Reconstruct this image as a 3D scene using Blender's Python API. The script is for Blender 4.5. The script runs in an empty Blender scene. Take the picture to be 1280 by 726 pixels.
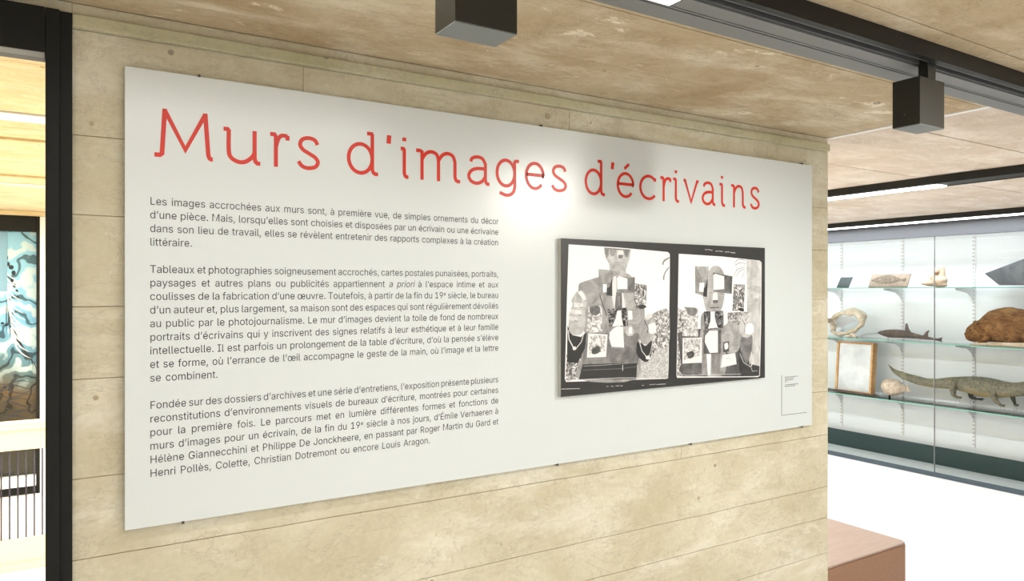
import bpy, bmesh, math, random, json
from mathutils import Vector, Matrix, noise
# ------------------------------------------------------------------ camera, light, exposure
SC = bpy.context.scene
COL = SC.collection
random.seed(7)
EYE = 1.9
cd = bpy.data.cameras.new('camera'); cd.sensor_width = 36; cd.lens = 905/1280*36
cd.shift_y = 1/1280; cd.clip_start = .02; cd.clip_end = 60
cam = bpy.data.objects.new('camera', cd); COL.objects.link(cam)
cam.location = (0, 0, EYE); cam.rotation_euler = (math.pi/2, 0, -math.atan2(.5274, .8496))
SC.camera = cam
w = bpy.data.worlds.new('world'); SC.world = w; w.use_nodes = True
w.node_tree.nodes['Background'].inputs[0].default_value = (.95, .97, 1, 1)
w.node_tree.nodes['Background'].inputs[1].default_value = .3
SC.view_settings.view_transform = 'Standard'; SC.view_settings.look = 'None'
SC.view_settings.exposure = 0.06; SC.view_settings.gamma = 1; SC.view_settings.use_curve_mapping = False
SC.cycles.max_bounces = 10; SC.cycles.diffuse_bounces = 6; SC.cycles.transmission_bounces = 8
SC.cycles.transparent_max_bounces = 12; SC.cycles.caustics_reflective = False; SC.cycles.caustics_refractive = False
SC.cycles.sample_clamp_indirect = 6

def area(name, loc, sx, sy, power, color=(1, .96, .9), rot=(0, 0, 0)):
    l = bpy.data.lights.new(name, 'AREA'); l.shape = 'RECTANGLE'; l.size = sx; l.size_y = sy
    l.energy = power; l.color = color
    o = bpy.data.objects.new(name, l); COL.objects.link(o); o.location = loc; o.rotation_euler = rot
    return o
WARM = (1, .975, .93); COOL = (.93, .97, 1)
# light given off by the seen and added luminaires built further down (each lamp lies just under its diffuser)
area('lamp_track_front', (.35, 1.28, 2.592), 1.7, .055, 9, WARM)
area('lamp_added_back', (1.2, -1.2, 2.592), 5.0, .055, 74, WARM)  # added unseen lamp behind the camera, fills the gallery with light
area('lamp_track_side', (4.93, 5.4, 2.592), .09, 5.6, 95, COOL)
area('lamp_track_case', (7.36, 3.2, 2.592), .09, 9.6, 85, COOL)
area('lamp_added_left_room', (-1.35, 5.4, 2.592), .09, 5.0, 190, (1, .93, .78))  # added hidden lamp that brightens the room beyond the doorway
area('lamp_added_left_far', (1.6, 5.4, 2.592), .09, 5.0, 120, (1, .95, .82))  # added hidden lamp behind the partition, more fill for that room
area('lamp_added_case', (7.74, 3.2, 2.55), .06, 9.6, 22, COOL)  # added strip lamp, brightens the inside of the display case
sp = bpy.data.lights.new('lamp_spotlight', 'SPOT'); sp.energy = 140; sp.spot_size = math.radians(95); sp.spot_blend = .8
sp.shadow_soft_size = .06; sp.color = (1, .96, .88)
so = bpy.data.objects.new('lamp_spotlight', sp); COL.objects.link(so); so.location = (2.70, .27, 2.60)
so.rotation_euler = (Vector((2.1, 2.2, .8))-Vector((2.7, .27, 2.6))).to_track_quat('-Z', 'Y').to_euler()

# ------------------------------------------------------------------ helpers
FX, FY, RX, RY = .5274, .8496, .8496, -.5274
def at(u, v, axis, val):
    """point of the upright plane X=val or Y=val met by the sight line of a measured spot"""
    a = (u-640)/905; x = FX+a*RX; y = FY+a*RY
    t = val/(x if axis == 'X' else y)
    return Vector((x*t, y*t, EYE-(v-364)/905*t))
def lin(c):
    return tuple((x/12.92 if x <= .04045 else ((x+.055)/1.055)**2.4) for x in c)+(1,)
def tag(o, label=None, cat=None, group=None, kind=None):
    if label: o['label'] = label
    if cat: o['category'] = cat
    if group: o['group'] = group
    if kind: o['kind'] = kind
    return o
def empty(name, loc, label=None, cat=None, group=None, kind=None):
    o = bpy.data.objects.new(name, None); COL.objects.link(o); o.location = loc; o.empty_display_size = .1
    tag(o, label, cat, group, kind); PLOC[o.name] = Vector(loc); return o
PLOC = {}
class MB:
    def __init__(s): s.v = []; s.f = []; s.m = []
    def face(s, pts, m=0):
        n = len(s.v); s.v += [tuple(p) for p in pts]; s.f.append(tuple(range(n, n+len(pts)))); s.m.append(m); return s
    def hexa(s, P, m=0):   # 8 points: bottom loop then top loop
        n = len(s.v); s.v += [tuple(p) for p in P]
        for q in ((0, 3, 2, 1), (4, 5, 6, 7), (0, 1, 5, 4), (1, 2, 6, 5), (2, 3, 7, 6), (3, 0, 4, 7)):
            s.f.append(tuple(n+i for i in q)); s.m.append(m)
        return s
    def box(s, x0, x1, y0, y1, z0, z1, m=0):
        return s.hexa([(x0, y0, z0), (x1, y0, z0), (x1, y1, z0), (x0, y1, z0), (x0, y0, z1), (x1, y0, z1), (x1, y1, z1), (x0, y1, z1)], m)
    def loft(s, rings, m=0, cap=True):
        n = len(s.v); k = len(rings[0])
        for r in rings: s.v += [tuple(p) for p in r]
        for i in range(len(rings)-1):
            for j in range(k):
                a = n+i*k+j; b = n+i*k+(j+1) % k
                s.f.append((a, b, b+k, a+k)); s.m.append(m)
        if cap:
            s.f.append(tuple(n+j for j in range(k-1, -1, -1))); s.m.append(m)
            e = n+(len(rings)-1)*k; s.f.append(tuple(e+j for j in range(k))); s.m.append(m)
        return s
    def tube(s, pts, rad, k=8, m=0, flat=1.0):
        pts = [Vector(p) for p in pts]; rings = []
        if not hasattr(rad, '__len__'): rad = [rad]*len(pts)
        up = Vector((1, .13, .07)).normalized()
        for i, p in enumerate(pts):
            d = (pts[min(i+1, len(pts)-1)]-pts[max(i-1, 0)]).normalized()
            if abs(d.dot(up)) > .95: up = Vector((.1, .1, 1)).normalized()
            a = d.cross(up).normalized(); b = d.cross(a).normalized()
            rings.append([p+(a*math.cos(t)+b*math.sin(t)*flat)*rad[i] for t in [2*math.pi*j/k for j in range(k)]])
        return s.loft(rings, m)
    def ell(s, c, r, m=0, n=12, k=16):
        rings = []
        for i in range(n+1):
            th = math.pi*(i/n*.98+.01)
            rings.append([(c[0]+r[0]*math.sin(th)*math.cos(2*math.pi*j/k), c[1]+r[1]*math.sin(th)*math.sin(2*math.pi*j/k), c[2]-r[2]*math.cos(th)) for j in range(k)])
        return s.loft(rings, m)
    def build(s, name, mats, parent=None, bevel=0, smooth=False, recalc=True):
        me = bpy.data.meshes.new(name)
        off = PLOC.get(parent.name, Vector((0, 0, 0))) if parent else Vector((0, 0, 0))
        me.from_pydata([tuple(Vector(p)-off) for p in s.v], [], s.f)
        if not isinstance(mats, (list, tuple)): mats = [mats]
        for mt in mats: me.materials.append(mt)
        me.polygons.foreach_set('material_index', s.m)
        if recalc:
            bm = bmesh.new(); bm.from_mesh(me); bmesh.ops.recalc_face_normals(bm, faces=bm.faces); bm.to_mesh(me); bm.free()
        if smooth: me.polygons.foreach_set('use_smooth', [True]*len(me.polygons))
        o = bpy.data.objects.new(name, me); COL.objects.link(o)
        if parent: o.parent = parent
        PLOC[o.name] = off
        if bevel:
            b = o.modifiers.new('bevel', 'BEVEL'); b.width = bevel; b.segments = 3 if bevel > .01 else 2; b.limit_method = 'ANGLE'; b.angle_limit = .6
        return o
def box(name, x0, x1, y0, y1, z0, z1, m, parent=None, bevel=0):
    return MB().box(x0, x1, y0, y1, z0, z1).build(name, m, parent, bevel)
def struct(o): o['kind'] = 'structure'; return o

# ------------------------------------------------------------------ materials
def mat(name, col, rough=.6, metal=0, spec=.5, emit=0, coat=0, **k):
    m = bpy.data.materials.new(name); m.use_nodes = True; b = m.node_tree.nodes['Principled BSDF']
    b.inputs['Base Color'].default_value = lin(col); b.inputs['Roughness'].default_value = rough
    b.inputs['Metallic'].default_value = metal; b.inputs['Specular IOR Level'].default_value = spec
    b.inputs['Coat Weight'].default_value = coat
    if emit: b.inputs['Emission Color'].default_value = lin(k.get('ecol', col)); b.inputs['Emission Strength'].default_value = emit
    return m
class NT:
    def __init__(s, m): s.t = m.node_tree; s.b = s.t.nodes['Principled BSDF']; s.co = s.t.nodes.new('ShaderNodeTexCoord')
    def link(s, a, b): s.t.links.new(a, b)
    def mapping(s, scale=(1, 1, 1), loc=(0, 0, 0), rot=(0, 0, 0)):
        n = s.t.nodes.new('ShaderNodeMapping'); n.inputs['Scale'].default_value = scale; n.inputs['Location'].default_value = loc
        n.inputs['Rotation'].default_value = rot; s.link(s.co.outputs['Object'], n.inputs[0]); return n.outputs[0]
    def noise(s, scale, detail=4, rough=.5, vec=None, dist=0):
        n = s.t.nodes.new('ShaderNodeTexNoise'); n.inputs['Scale'].default_value = scale; n.inputs['Detail'].default_value = detail
        n.inputs['Roughness'].default_value = rough; n.inputs['Distortion'].default_value = dist
        s.link(vec if vec else s.co.outputs['Object'], n.inputs['Vector']); return n.outputs['Fac']
    def vor(s, scale, vec=None):
        n = s.t.nodes.new('ShaderNodeTexVoronoi'); n.inputs['Scale'].default_value = scale
        s.link(vec if vec else s.co.outputs['Object'], n.inputs['Vector']); return n.outputs['Distance']
    def ramp(s, fac, stops):
        n = s.t.nodes.new('ShaderNodeValToRGB'); e = n.color_ramp.elements
        while len(e) < len(stops): e.new(.5)
        for i, (p, c) in enumerate(stops):
            e[i].position = p; e[i].color = lin(c) if hasattr(c, '__len__') else (c, c, c, 1)
        s.link(fac, n.inputs[0]); return n.outputs[0]
    def mix(s, fac, a, b, mode='MIX'):
        n = s.t.nodes.new('ShaderNodeMix'); n.data_type = 'RGBA'; n.blend_type = mode
        for sock, val in ((n.inputs[0], fac), (n.inputs[6], a), (n.inputs[7], b)):
            if hasattr(val, 'is_output'): s.link(val, sock)
            elif hasattr(val, '__len__'): sock.default_value = lin(val)
            else: sock.default_value = val
        return n.outputs[2]
    def bump(s, h, strength=.3, dist=.01, prev=None):
        n = s.t.nodes.new('ShaderNodeBump'); n.inputs['Strength'].default_value = strength; n.inputs['Distance'].default_value = dist
        s.link(h, n.inputs['Height'])
        if prev: s.link(prev, n.inputs['Normal'])
        return n.outputs[0]

def concrete(name, base, dark, light, flecks=.5, bump=.35, streak=(1.4, 3.2, 5), fine=.3):
    m = mat(name, base, .85, spec=.25); n = NT(m)
    big = n.noise(2.2, 7, .68, dist=.3)
    c = n.mix(n.ramp(big, [(.36, 0.), (.66, 1.)]), base, dark)
    st = n.noise(1.7, 7, .68, n.mapping(streak, (1.7, .4, 2.1)), .3)
    c = n.mix(n.ramp(st, [(.48, 0.), (.66, .55)]), c, light)
    mid = n.noise(8, 7, .66, n.mapping((.7, 1.2, 1.2)), .3)
    c = n.mix(n.ramp(mid, [(.54, 0.), (.70, .55)]), c, dark)
    vn = n.noise(4.5, 6, .7, n.mapping((.8, 1.4, 1.7), (4, 2, 9)), .6)
    c = n.mix(n.ramp(vn, [(.485, 0.), (.498, fine*.8), (.502, fine*.8), (.515, 0.)]), c, tuple(x*.72 for x in dark))
    fl = n.noise(2.6, 9, .72, n.mapping((1.0, 1.8, 1.8), (3, 1, 5)), .25)
    c = n.mix(n.ramp(fl, [(.61, 0.), (.645, flecks)]), c, light)
    fn = n.noise(60, 3, .7)
    c = n.mix(n.ramp(fn, [(.3, .12), (.62, 0.)]), c, tuple(x*.6 for x in dark))
    pit = n.vor(5, n.mapping((1, 1, 1), (.3, .7, .1)))
    c = n.mix(n.ramp(pit, [(.03, .6), (.05, 0.)]), c, tuple(x*.5 for x in dark))
    n.link(c, n.b.inputs['Base Color'])
    b1 = n.bump(mid, bump, .006); b2 = n.bump(fn, bump*.6, .002, b1); n.link(b2, n.b.inputs['Normal'])
    return m
M = {}
M['wallc'] = concrete('board_marked_concrete_wall', (.86, .84, .75), (.77, .735, .625), (.92, .915, .86), .4)
M['wallt'] = concrete('concrete_top_strip', (.80, .79, .67), (.72, .71, .58), (.85, .84, .75), .3)
M['ceil'] = concrete('board_marked_concrete_ceiling', (.80, .745, .63), (.69, .605, .475), (.93, .90, .82), .8)
M['ceilfar'] = concrete('pale_concrete_ceiling', (.87, .83, .78), (.80, .74, .67), (.95, .93, .90), .6)
M['ceilleft'] = concrete('warm_concrete_ceiling', (.89, .82, .66), (.83, .74, .56), (.96, .92, .82), .4)
M['joint'] = mat('joint_gap_tan', (.70, .64, .52), .9)  # tan colour in the gaps between wall boards, also on the plugs
M['jointw'] = mat('white_joint_filler', (.93, .93, .92), .7)
M['black'] = mat('black_steel', (.10, .10, .09), .5, .0, .3)
M['frameblack'] = mat('black_door_steel', (.09, .095, .09), .6, 0, .25)
M['grey'] = mat('grey_aluminium', (.47, .48, .48), .5, .1)
M['dgrey'] = mat('dark_grey_paint', (.33, .34, .35), .55)
M['chan'] = mat('track_channel_black', (.03, .03, .03), .6)
M['boxm'] = mat('spotlight_dark_paint', (.12, .12, .10), .38, 0, .5)
M['diff'] = mat('lit_diffuser', (1, 1, 1), .5, emit=9, ecol=(1, .98, .95))
M['diffc'] = mat('lit_diffuser_cool', (1, 1, 1), .5, emit=7, ecol=(.97, .99, 1))
M['panel'] = mat('satin_white_panel', (.845, .875, .88), .27, spec=.85)
M['red'] = mat('red_lettering', (.83, .17, .075), .35)
M['ink'] = mat('black_ink', (.22, .21, .24), .5)
M['white'] = mat('white_paint', (.93, .93, .93), .6)
M['casew'] = mat('case_white_lining', (.90, .92, .93), .55)
M['green'] = mat('dark_green_base', (.04, .19, .19), .5)
M['floor'] = mat('pale_resin_floor', (.93, .92, .92), .35)
M['woodr'] = mat('pale_rail_wood', (.92, .86, .74), .5)
M['rod'] = mat('dark_rail_rod', (.18, .16, .24), .4)
M['glassedge'] = mat('green_glass_edge', (.50, .80, .72), .2)
M['steel'] = mat('clip_steel', (.35, .35, .34), .35, .8)
def glassmat(name, tint, alpha):
    m = bpy.data.materials.new(name); m.use_nodes = True; t = m.node_tree; t.nodes.clear()
    o = t.nodes.new('ShaderNodeOutputMaterial'); mx = t.nodes.new('ShaderNodeMixShader')
    tr = t.nodes.new('ShaderNodeBsdfTransparent'); gl = t.nodes.new('ShaderNodeBsdfGlossy'); fr = t.nodes.new('ShaderNodeFresnel')
    tr.inputs[0].default_value = lin(tint); gl.inputs['Roughness'].default_value = .02; fr.inputs[0].default_value = alpha
    t.links.new(fr.outputs[0], mx.inputs[0]); t.links.new(tr.outputs[0], mx.inputs[1]); t.links.new(gl.outputs[0], mx.inputs[2]); t.links.new(mx.outputs[0], o.inputs[0])
    return m
M['glass'] = glassmat('clear_case_glass', (.985, .99, .99), 1.14)
M['shelf'] = glassmat('shelf_glass', (.98, .993, .99), 1.25)
def floor_nodes():
    n = NT(M['floor']); c = n.mix(n.ramp(n.noise(2.5, 5, .6), [(.4, 0.), (.7, .5)]), (.94, .93, .93), (.90, .89, .89)); n.link(c, n.b.inputs['Base Color'])
floor_nodes()

# ------------------------------------------------------------------ setting: floor, ceiling, walls
CZ = EYE+.748
struct(box('floor', -4.2, 8.8, -2.7, 9.2, -.1, 0, M['floor']))
ceil = struct(box('ceiling', -4.2, 8.8, -2.7, 9.2, CZ+.012, CZ+.15, mat('ceiling_joint_brown', (.42, .34, .24), .9)))  # slab browner and darker than the boards, showing in their joints
def ceil_boards(x0, x1, ys, m, x_splits=()):
    xs = [x0]+list(x_splits)+[x1]
    for i in range(len(ys)-1):
        for j in range(len(xs)-1):
            d = random.uniform(0, .0025)
            box('concrete_board', xs[j]+.0015, xs[j+1]-.0015, ys[i]+.002, ys[i+1]-.002, CZ+d, CZ+.03, m, ceil, .0012)
ceil_boards(-4.2, 3.17, [-2.7, -2.33, -1.86, -1.49, -1.12, -.75, -.38, 0, .38, .75, 1.12, 1.49, 1.87, 2.2], M['ceil'])
ceil_boards(3.2, 8.8, [-2.7, -1.86, -1.12, -.38, .38, .75, 1.12, 1.49, 1.87, 2.25, 2.64, 3.02, 3.4, 3.78, 4.16, 4.9, 5.6, 6.4, 7.2, 8.0, 9.2], M['ceilfar'])
box('joint_strip', 3.168, 3.2, -2.7, 2.2, CZ-.004, CZ+.02, M['jointw'], ceil)
ceil_boards(-4.2, 3.17, [2.5, 2.86, 3.25, 3.66], M['ceilleft'])
box('joint_strip', -1.25, 1.45, 3.67, 3.83, CZ-.006, CZ+.02, M['jointw'], ceil)
yy = [3.84, 4.02, 4.28, 4.36, 4.72, 5.1, 5.62, 5.76, 6.06, 6.16, 6.6, 7.1, 7.2, 8.15]
ceil_boards(-4.2, 3.17, yy, M['ceilleft'])
for y in (4.28, 5.64): box('ceiling_rib', -1.25, 1.45, y, y+.06, CZ-.012, CZ+.01, M['ceilleft'], ceil)
box('joint_strip', -1.25, 1.45, 6.08, 6.13, CZ-.006, CZ+.01, M['jointw'], ceil)

struct(box('wall_back', -4.3, 8.8, -2.8, -2.7, 0, CZ+.15, M['white']))
struct(box('wall_left', -4.3, -4.2, -2.7, 9.2, 0, CZ+.15, M['white']))
struct(box('wall_far', -4.3, 8.8, 8.28, 8.4, 0, CZ+.012, M['casew']))
struct(box('wall_right', 8.14, 8.24, -2.7, 8.28, 0, CZ+.012, M['white']))

# concrete partition that carries the exhibition panel
WX0, WX1, WY = .02, 3.184, 2.2
wall = struct(box('wall_front', WX0, WX1-.002, WY+.004, WY+.30, 0, CZ+.012, M['joint']))
zs = [0, .20, .42, .62, .795, .945, 1.20, 1.41, 1.67, 1.86, 2.10, 2.307, 2.583]
splits = {10: [1.9], 11: [.62, 1.62, 2.83], 6: [2.2], 3: [1.2]}
for i in range(len(zs)-1):
    xs = [WX0]+splits.get(i, [])+[WX1]
    for j in range(len(xs)-1):
        d = random.uniform(-.0012, .0012)
        jz = random.uniform(-.002, .002)
        mb = MB(); nx = 40; L = xs[j+1]-xs[j]; f = []; g = []
        # slightly ragged joint edges, as cast against rough boards
        for k in range(nx+1):
            x = xs[j]+.0008+(L-.0016)*k/nx
            wob = .0022*noise.noise(Vector((x*5, zs[i]*9, 0))); wob2 = .0022*noise.noise(Vector((x*5, zs[i+1]*9, 0)))
            mb.v += [(x, WY+d, zs[i]+.0012+wob), (x, WY+d, zs[i+1]-.0012+wob2), (x, WY+.02, zs[i+1]-.0012+wob2), (x, WY+.02, zs[i]+.0012+wob)]
        for k in range(nx):
            a = 4*k
            for q in range(4): mb.f.append((a+q, a+(q+1) % 4, a+4+(q+1) % 4, a+4+q)); mb.m.append(0)
        mb.f.append((0, 1, 2, 3)); mb.m.append(0); mb.f.append((4*nx+3, 4*nx+2, 4*nx+1, 4*nx)); mb.m.append(0)
        mb.build('concrete_board', M['wallc'], wall)
box('edge_strip', WX1-.002, WX1+.006, WY, WY+.30, 0, CZ, M['wallc'], wall, .002)
struct(box('trim_2', WX0, WX1+.004, WY-.014, WY-.0015, 2.584, 2.618, M['wallt'], None, .003))
box('top_strip', WX0, WX1, WY-.001, WY+.02, 2.5835, CZ+.001, M['wallc'], wall, .002)
hm = MB()
for (x, z, r) in ((1.52, 2.545, .011), (.065, 2.34, .005), (1.72, 2.545, .004), (2.3, 1.02, .006), (.075, 1.62, .006), (1.05, .93, .006)):
    hm.loft([[(x+rr*math.cos(a), WY-.0018-dd, z+rr*math.sin(a)) for a in [k*math.pi/6 for k in range(12)]] for rr, dd in ((r, -.003), (r, .0005), (r*.7, .001))])
hm.build('formwork_plug', M['joint'], wall)['kind'] = 'stuff'
ring = [k*math.pi/10 for k in range(21)]
MB().tube([(2.752+.012*math.cos(a), 1.681+.012*math.sin(a), CZ-.0005) for a in ring], .0012, 6).build('formwork_ring', M['dgrey'], ceil)

# ------------------------------------------------------------------ doorway on the left
door = struct(empty('door_1', (-.6, 2.2, 0)))
DY = 2.17
box('door_post', -.037, -.006, DY, 2.50, 0, 2.617, M['frameblack'], door, .002)
box('post_flange', -.006, .0215, DY+.012, 2.21, 0, 2.617, M['frameblack'], door, .001)
box('door_post', -1.24, -1.2, DY, 2.50, 0, 2.617, M['frameblack'], door, .002)
box('door_header', -1.2, -.0375, DY, 2.176, 2.502, 2.617, M['frameblack'], door, .001)
box('header_lining', -1.2, -.0385, 2.1765, 2.225, 2.502, 2.617, M['grey'], door, .001)
box('lining_lip', -1.2, -.0385, 2.228, 2.275, 2.504, 2.617, M['dgrey'], door, .001)
box('header_infill', -1.24, .0215, WY, 2.5, 2.618, CZ+.001, M['wallc'], door)
struct(box('wall_entrance', -4.2, -1.241, WY, 2.5, 0, CZ+.001, M['wallc']))

# ------------------------------------------------------------------ left room: railing, mural in dark window frame
ry = 5.95
rail = empty('railing', (-.6, ry, 0), 'pale wooden railing with thin dark rods in the room beyond the black doorway', 'railing')
rt = at(30, 527.5, 'Y', ry).z
box('top_rail', -2.5, 1.2, ry, ry+.10, rt-.055, rt, M['woodr'], rail, .004)
box('upper_board', -2.5, 1.2, ry+.012, ry+.05, rt-.19, rt-.056, M['woodr'], rail, .002)
zb = at(30, 673, 'Y', ry).z
box('lower_board', -2.5, 1.2, ry+.012, ry+.05, zb-.16, zb, M['woodr'], rail, .002)
box('foot_rail', -2.5, 1.2, ry, ry+.07, 0.001, zb-.161, M['woodr'], rail, .002)
x1 = at(1.5, 600, 'Y', ry+.03).x; x2 = at(12, 600, 'Y', ry+.03).x; dxr = x2-x1
for k in range(-12, 14):
    if k == -1: continue
    x = x1+k*dxr
    MB().tube([(x, ry+.03, zb-.001), (x, ry+.03, rt-.189)], .0048, 8).build('rod', M['rod'], rail, smooth=True)
box('newel_board', x1-.16, x1-.012, ry+.005, ry+.055, zb-.01, rt-.19, M['woodr'], rail, .002)

win = struct(empty('window_1', (-.6, 8.2, 0)))
xr = at(45.5, 400, 'Y', 8.2).x; xo = at(50, 400, 'Y', 8.2).x
wt = at(45, 290, 'Y', 8.2).z; wo = at(45, 271, 'Y', 8.2).z; sill = at(30, 603, 'Y', 8.2).z
box('window_frame_side', xr, xo, 8.15, 8.27, 0, wo, M['frameblack'], win, .003)
box('window_frame_top', -2.6, xr-.001, 8.15, 8.27, wt, wo, M['frameblack'], win, .003)
box('window_frame_base', -2.6, xr-.001, 8.15, 8.27, .005, max(sill-.02, .06), M['frameblack'], win, .003)
box('window_ledge', -2.6, xr-.001, 8.10, 8.27, sill-.018, sill+.07, M['casew'], win, .003)
mural = mat('swirled_mural_print', (.6, .8, .9), .25); n = NT(mural)
wv = n.t.nodes.new('ShaderNodeTexWave'); wv.wave_type = 'RINGS'; wv.inputs['Scale'].default_value = 1.3; wv.inputs['Distortion'].default_value = 12
wv.inputs['Detail'].default_value = 3; wv.inputs['Detail Scale'].default_value = 2.4; n.link(n.mapping((1, 1, .8), (.3, 0, .2)), wv.inputs['Vector'])
sep = n.t.nodes.new('ShaderNodeSeparateXYZ'); n.link(n.co.outputs['Object'], sep.inputs[0])
zz = n.t.nodes.new('ShaderNodeMath'); zz.operation = 'MULTIPLY_ADD'; zz.inputs[1].default_value = .4; n.link(sep.outputs[2], zz.inputs[0])
zz.inputs[2].default_value = 0
wob = n.t.nodes.new('ShaderNodeMath'); wob.operation = 'MULTIPLY_ADD'; wob.inputs[1].default_value = .35; n.link(n.noise(2, 4), wob.inputs[0]); n.link(zz.outputs[0], wob.inputs[2])
sky = n.ramp(wob.outputs[0], [(.42, (.22, .20, .15)), (.56, (.44, .36, .26)), (.67, (.38, .50, .53)), (.80, (.52, .76, .90)), (1.0, (.62, .84, .95))])
ln = n.ramp(wv.outputs['Fac'], [(.03, .75), (.10, 0.)])
lt = n.ramp(wv.outputs['Fac'], [(.55, 0.), (.85, .8)])
c = n.mix(lt, sky, (.90, .96, .97)); c = n.mix(ln, c, (.10, .13, .16))
low = n.ramp(wob.outputs[0], [(.58, 1.), (.70, 0.)]); c2 = n.mix(ln, sky, (.10, .09, .07)); c = n.mix(low, c, c2)
n.link(c, n.b.inputs['Base Color'])
MB().box(-2.6, xr-.001, 8.222, 8.26, sill+.072, wt-.001).build('mural_pane', mural, win)
MB().box(-2.6, xr-.001, 8.19, 8.196, sill+.072, wt-.001).build('glass_pane', M['glass'], win)
MB().box(-.75, at(9, 400, 'Y', 8.2).x, 8.218, 8.2215, 1.9, wt-.002).build('pale_band', mat('pale_blue_band', (.55, .72, .82), .4), win)
YM = 8.2215
mk_d = mat('mural_dark_marks', (.12, .15, .20), .4); mk_w = mat('mural_white_marks', (.93, .97, .98), .4)
def mural_stroke(mb, px, wd, y):
    P = [at(u, v, 'Y', y) for u, v in px]
    for i in range(len(P)-1):
        a, b = P[i], P[i+1]; d = (b-a).normalized(); q = Vector((-d.z, 0, d.x)); n_ = len(P)-1
        w0 = wd*math.sin(math.pi*(i+.15)/(n_+.3))*.0037; w1 = wd*math.sin(math.pi*(i+1.15)/(n_+.3))*.0037
        mb.face([(v_.x, y, v_.z) for v_ in (a+q*w0, a-q*w0, b-q*w1, b+q*w1)])
mb = MB()
for (u, v, ru, rv) in ((7, 322, 2.6, 3.4), (9.5, 330, 2.4, 2.8), (14, 334, 2.6, 2.8), (17, 341, 2.2, 3), (15, 350, 1.8, 3), (18, 357, 1.6, 2.6), (21, 364, 1.4, 2.4), (22, 371, 1.2, 2.2), (3, 404, 1.8, 1.5), (8, 406, 1.8, 1.6), (13, 408, 1.4, 1.2), (-8, 330, 3, 4), (-16, 344, 3, 4), (6, 484, 2.2, 2), (12, 486, 2, 1.6), (2, 488, 1.6, 1.6)):
    cpt = at(u, v, 'Y', YM-.0004); mb.face([(cpt.x+ru*.0077*math.cos(t), cpt.y, cpt.z+rv*.0077*math.sin(t)) for t in [k*math.pi/7 for k in range(14)]])
for k in range(9):
    mural_stroke(mb, [(8+k*3.2+14*math.sin(t*1.6)*(k/9), 395+k*6+t*22) for t in [j/8*2.2-1 for j in range(9)]], 1.1, YM-.0005-k*.0001)
for k in range(9): mural_stroke(mb, [(-6+j*6.4, 478+k*5.5+2.6*math.sin(j*.9+k*1.7)) for j in range(9)], 1.2, YM-.0015-k*.0001)
mb.build('mural_dark_shapes', mk_d, win, recalc=False)['kind'] = 'stuff'
mb = MB()
for k in range(13): mural_stroke(mb, [(2+k*1.2+30*(1-math.cos(t)), 322+k*8+34*math.sin(t)*.9) for t in [j/9*1.35 for j in range(10)]], 1.7, YM-.0025-k*.0001)
mb.build('mural_white_shapes', mk_w, win, recalc=False)['kind'] = 'stuff'
struct(box('trim_1', xo+.001, xo+.5, 8.13, 8.275, 0, wo, M['white'], None, .003))
struct(box('wall_lintel', -4.2, 3.1, 8.12, 8.275, wo+.002, CZ-.001, M['ceilleft']))

# ------------------------------------------------------------------ luminaires and track spotlights
def luminaire_x(name, label, x0, x1, y0, lits, group='black ceiling light tracks', m='diff'):
    """profile running along X; y0 = near edge, width .194"""
    zt = CZ-.0005; zb = 2.598
    o = empty(name, ((x0+x1)/2, y0+.1, zb), label, 'light track', group)
    mb = MB(); mb.box(x0, x1, y0, y0+.020, zb, zt); mb.box(x0, x1, y0+.066, y0+.194, zb+.03, zt-.001); mb.box(x0, x1, y0+.0201, y0+.0659, zb+.034, zt-.001)
    mb.build('profile', M['black'], o)
    mb = MB(); mb.box(x0, x1, y0+.134, y0+.194, zb, zb+.03); mb.box(x0, x1, y0+.066, y0+.071, zb, zb+.0299); mb.box(x0, x1, y0+.122, y0+.128, zb, zb+.0299)
    mb.build('flange', M['grey'], o)
    mb = MB(); mb.box(x0, x1, y0+.0205, y0+.0655, zb+.026, zb+.0338)
    mb.build('track_channel', M['chan'], o)
    mb = MB(); mb.box(x0, x1, y0+.026, y0+.031, zb+.003, zb+.0258); mb.box(x0, x1, y0+.054, y0+.058, zb+.003, zb+.0258)
    mb.build('conductor_rail', M['dgrey'], o)
    last = x0
    for (a, b) in sorted(lits)+[(x1, None)]:
        if a-last > .02: box('cover_strip', last+.001, a-.001, y0+.0715, y0+.1215, zb+.002, zb+.01, M['grey'], o)
        if b is not None: box('diffuser', a, b, y0+.0715, y0+.1215, zb+.0015, zb+.012, M[m], o); last = b
    return o
luminaire_x('light_track', 'black ceiling track beside the panel wall, carrying both box spotlights', -4, 4.79, 1.181, [(-.5, 1.261), (3.2, 4.7)])
luminaire_x('light_track', 'added black lit ceiling track, unseen behind the viewpoint', -4, 4.79, -1.3, [(-1.3, 3.7)])  # unseen track added as fill light from behind the camera
def luminaire_y(label, y0, y1, x0, lits, m='diffc'):
    zt = CZ-.0005; zb = 2.598
    o = empty('light_track', (x0+.1, (y0+y1)/2, zb), label, 'light track', 'black ceiling light tracks')
    mb = MB(); mb.box(x0, x0+.05, y0, y1, zb, zt); mb.box(x0+.0501, x0+.2, y0, y1, zb+.015, zt-.001); mb.box(x0+.185, x0+.2, y0, y1, zb, zb+.0149)
    mb.build('profile', M['black'], o)
    last = y0
    for (a, b) in sorted(lits)+[(y1, None)]:
        if a-last > .02: box('cover_strip', x0+.051, x0+.184, last+.001, a-.001, zb+.003, zb+.014, M['black'], o)
        if b is not None: box('diffuser', x0+.051, x0+.184, a, b, zb-.004, zb+.0145, M[m], o); last = b
luminaire_y('black ceiling track crossing the gallery, its white light starting midway', -2, 8.2, 4.80, [(2.56, 8.1)])
luminaire_y('fully lit white ceiling line running along the top of the display case', -2, 8.2, 7.22, [(-1.6, 8.1)])
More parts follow.
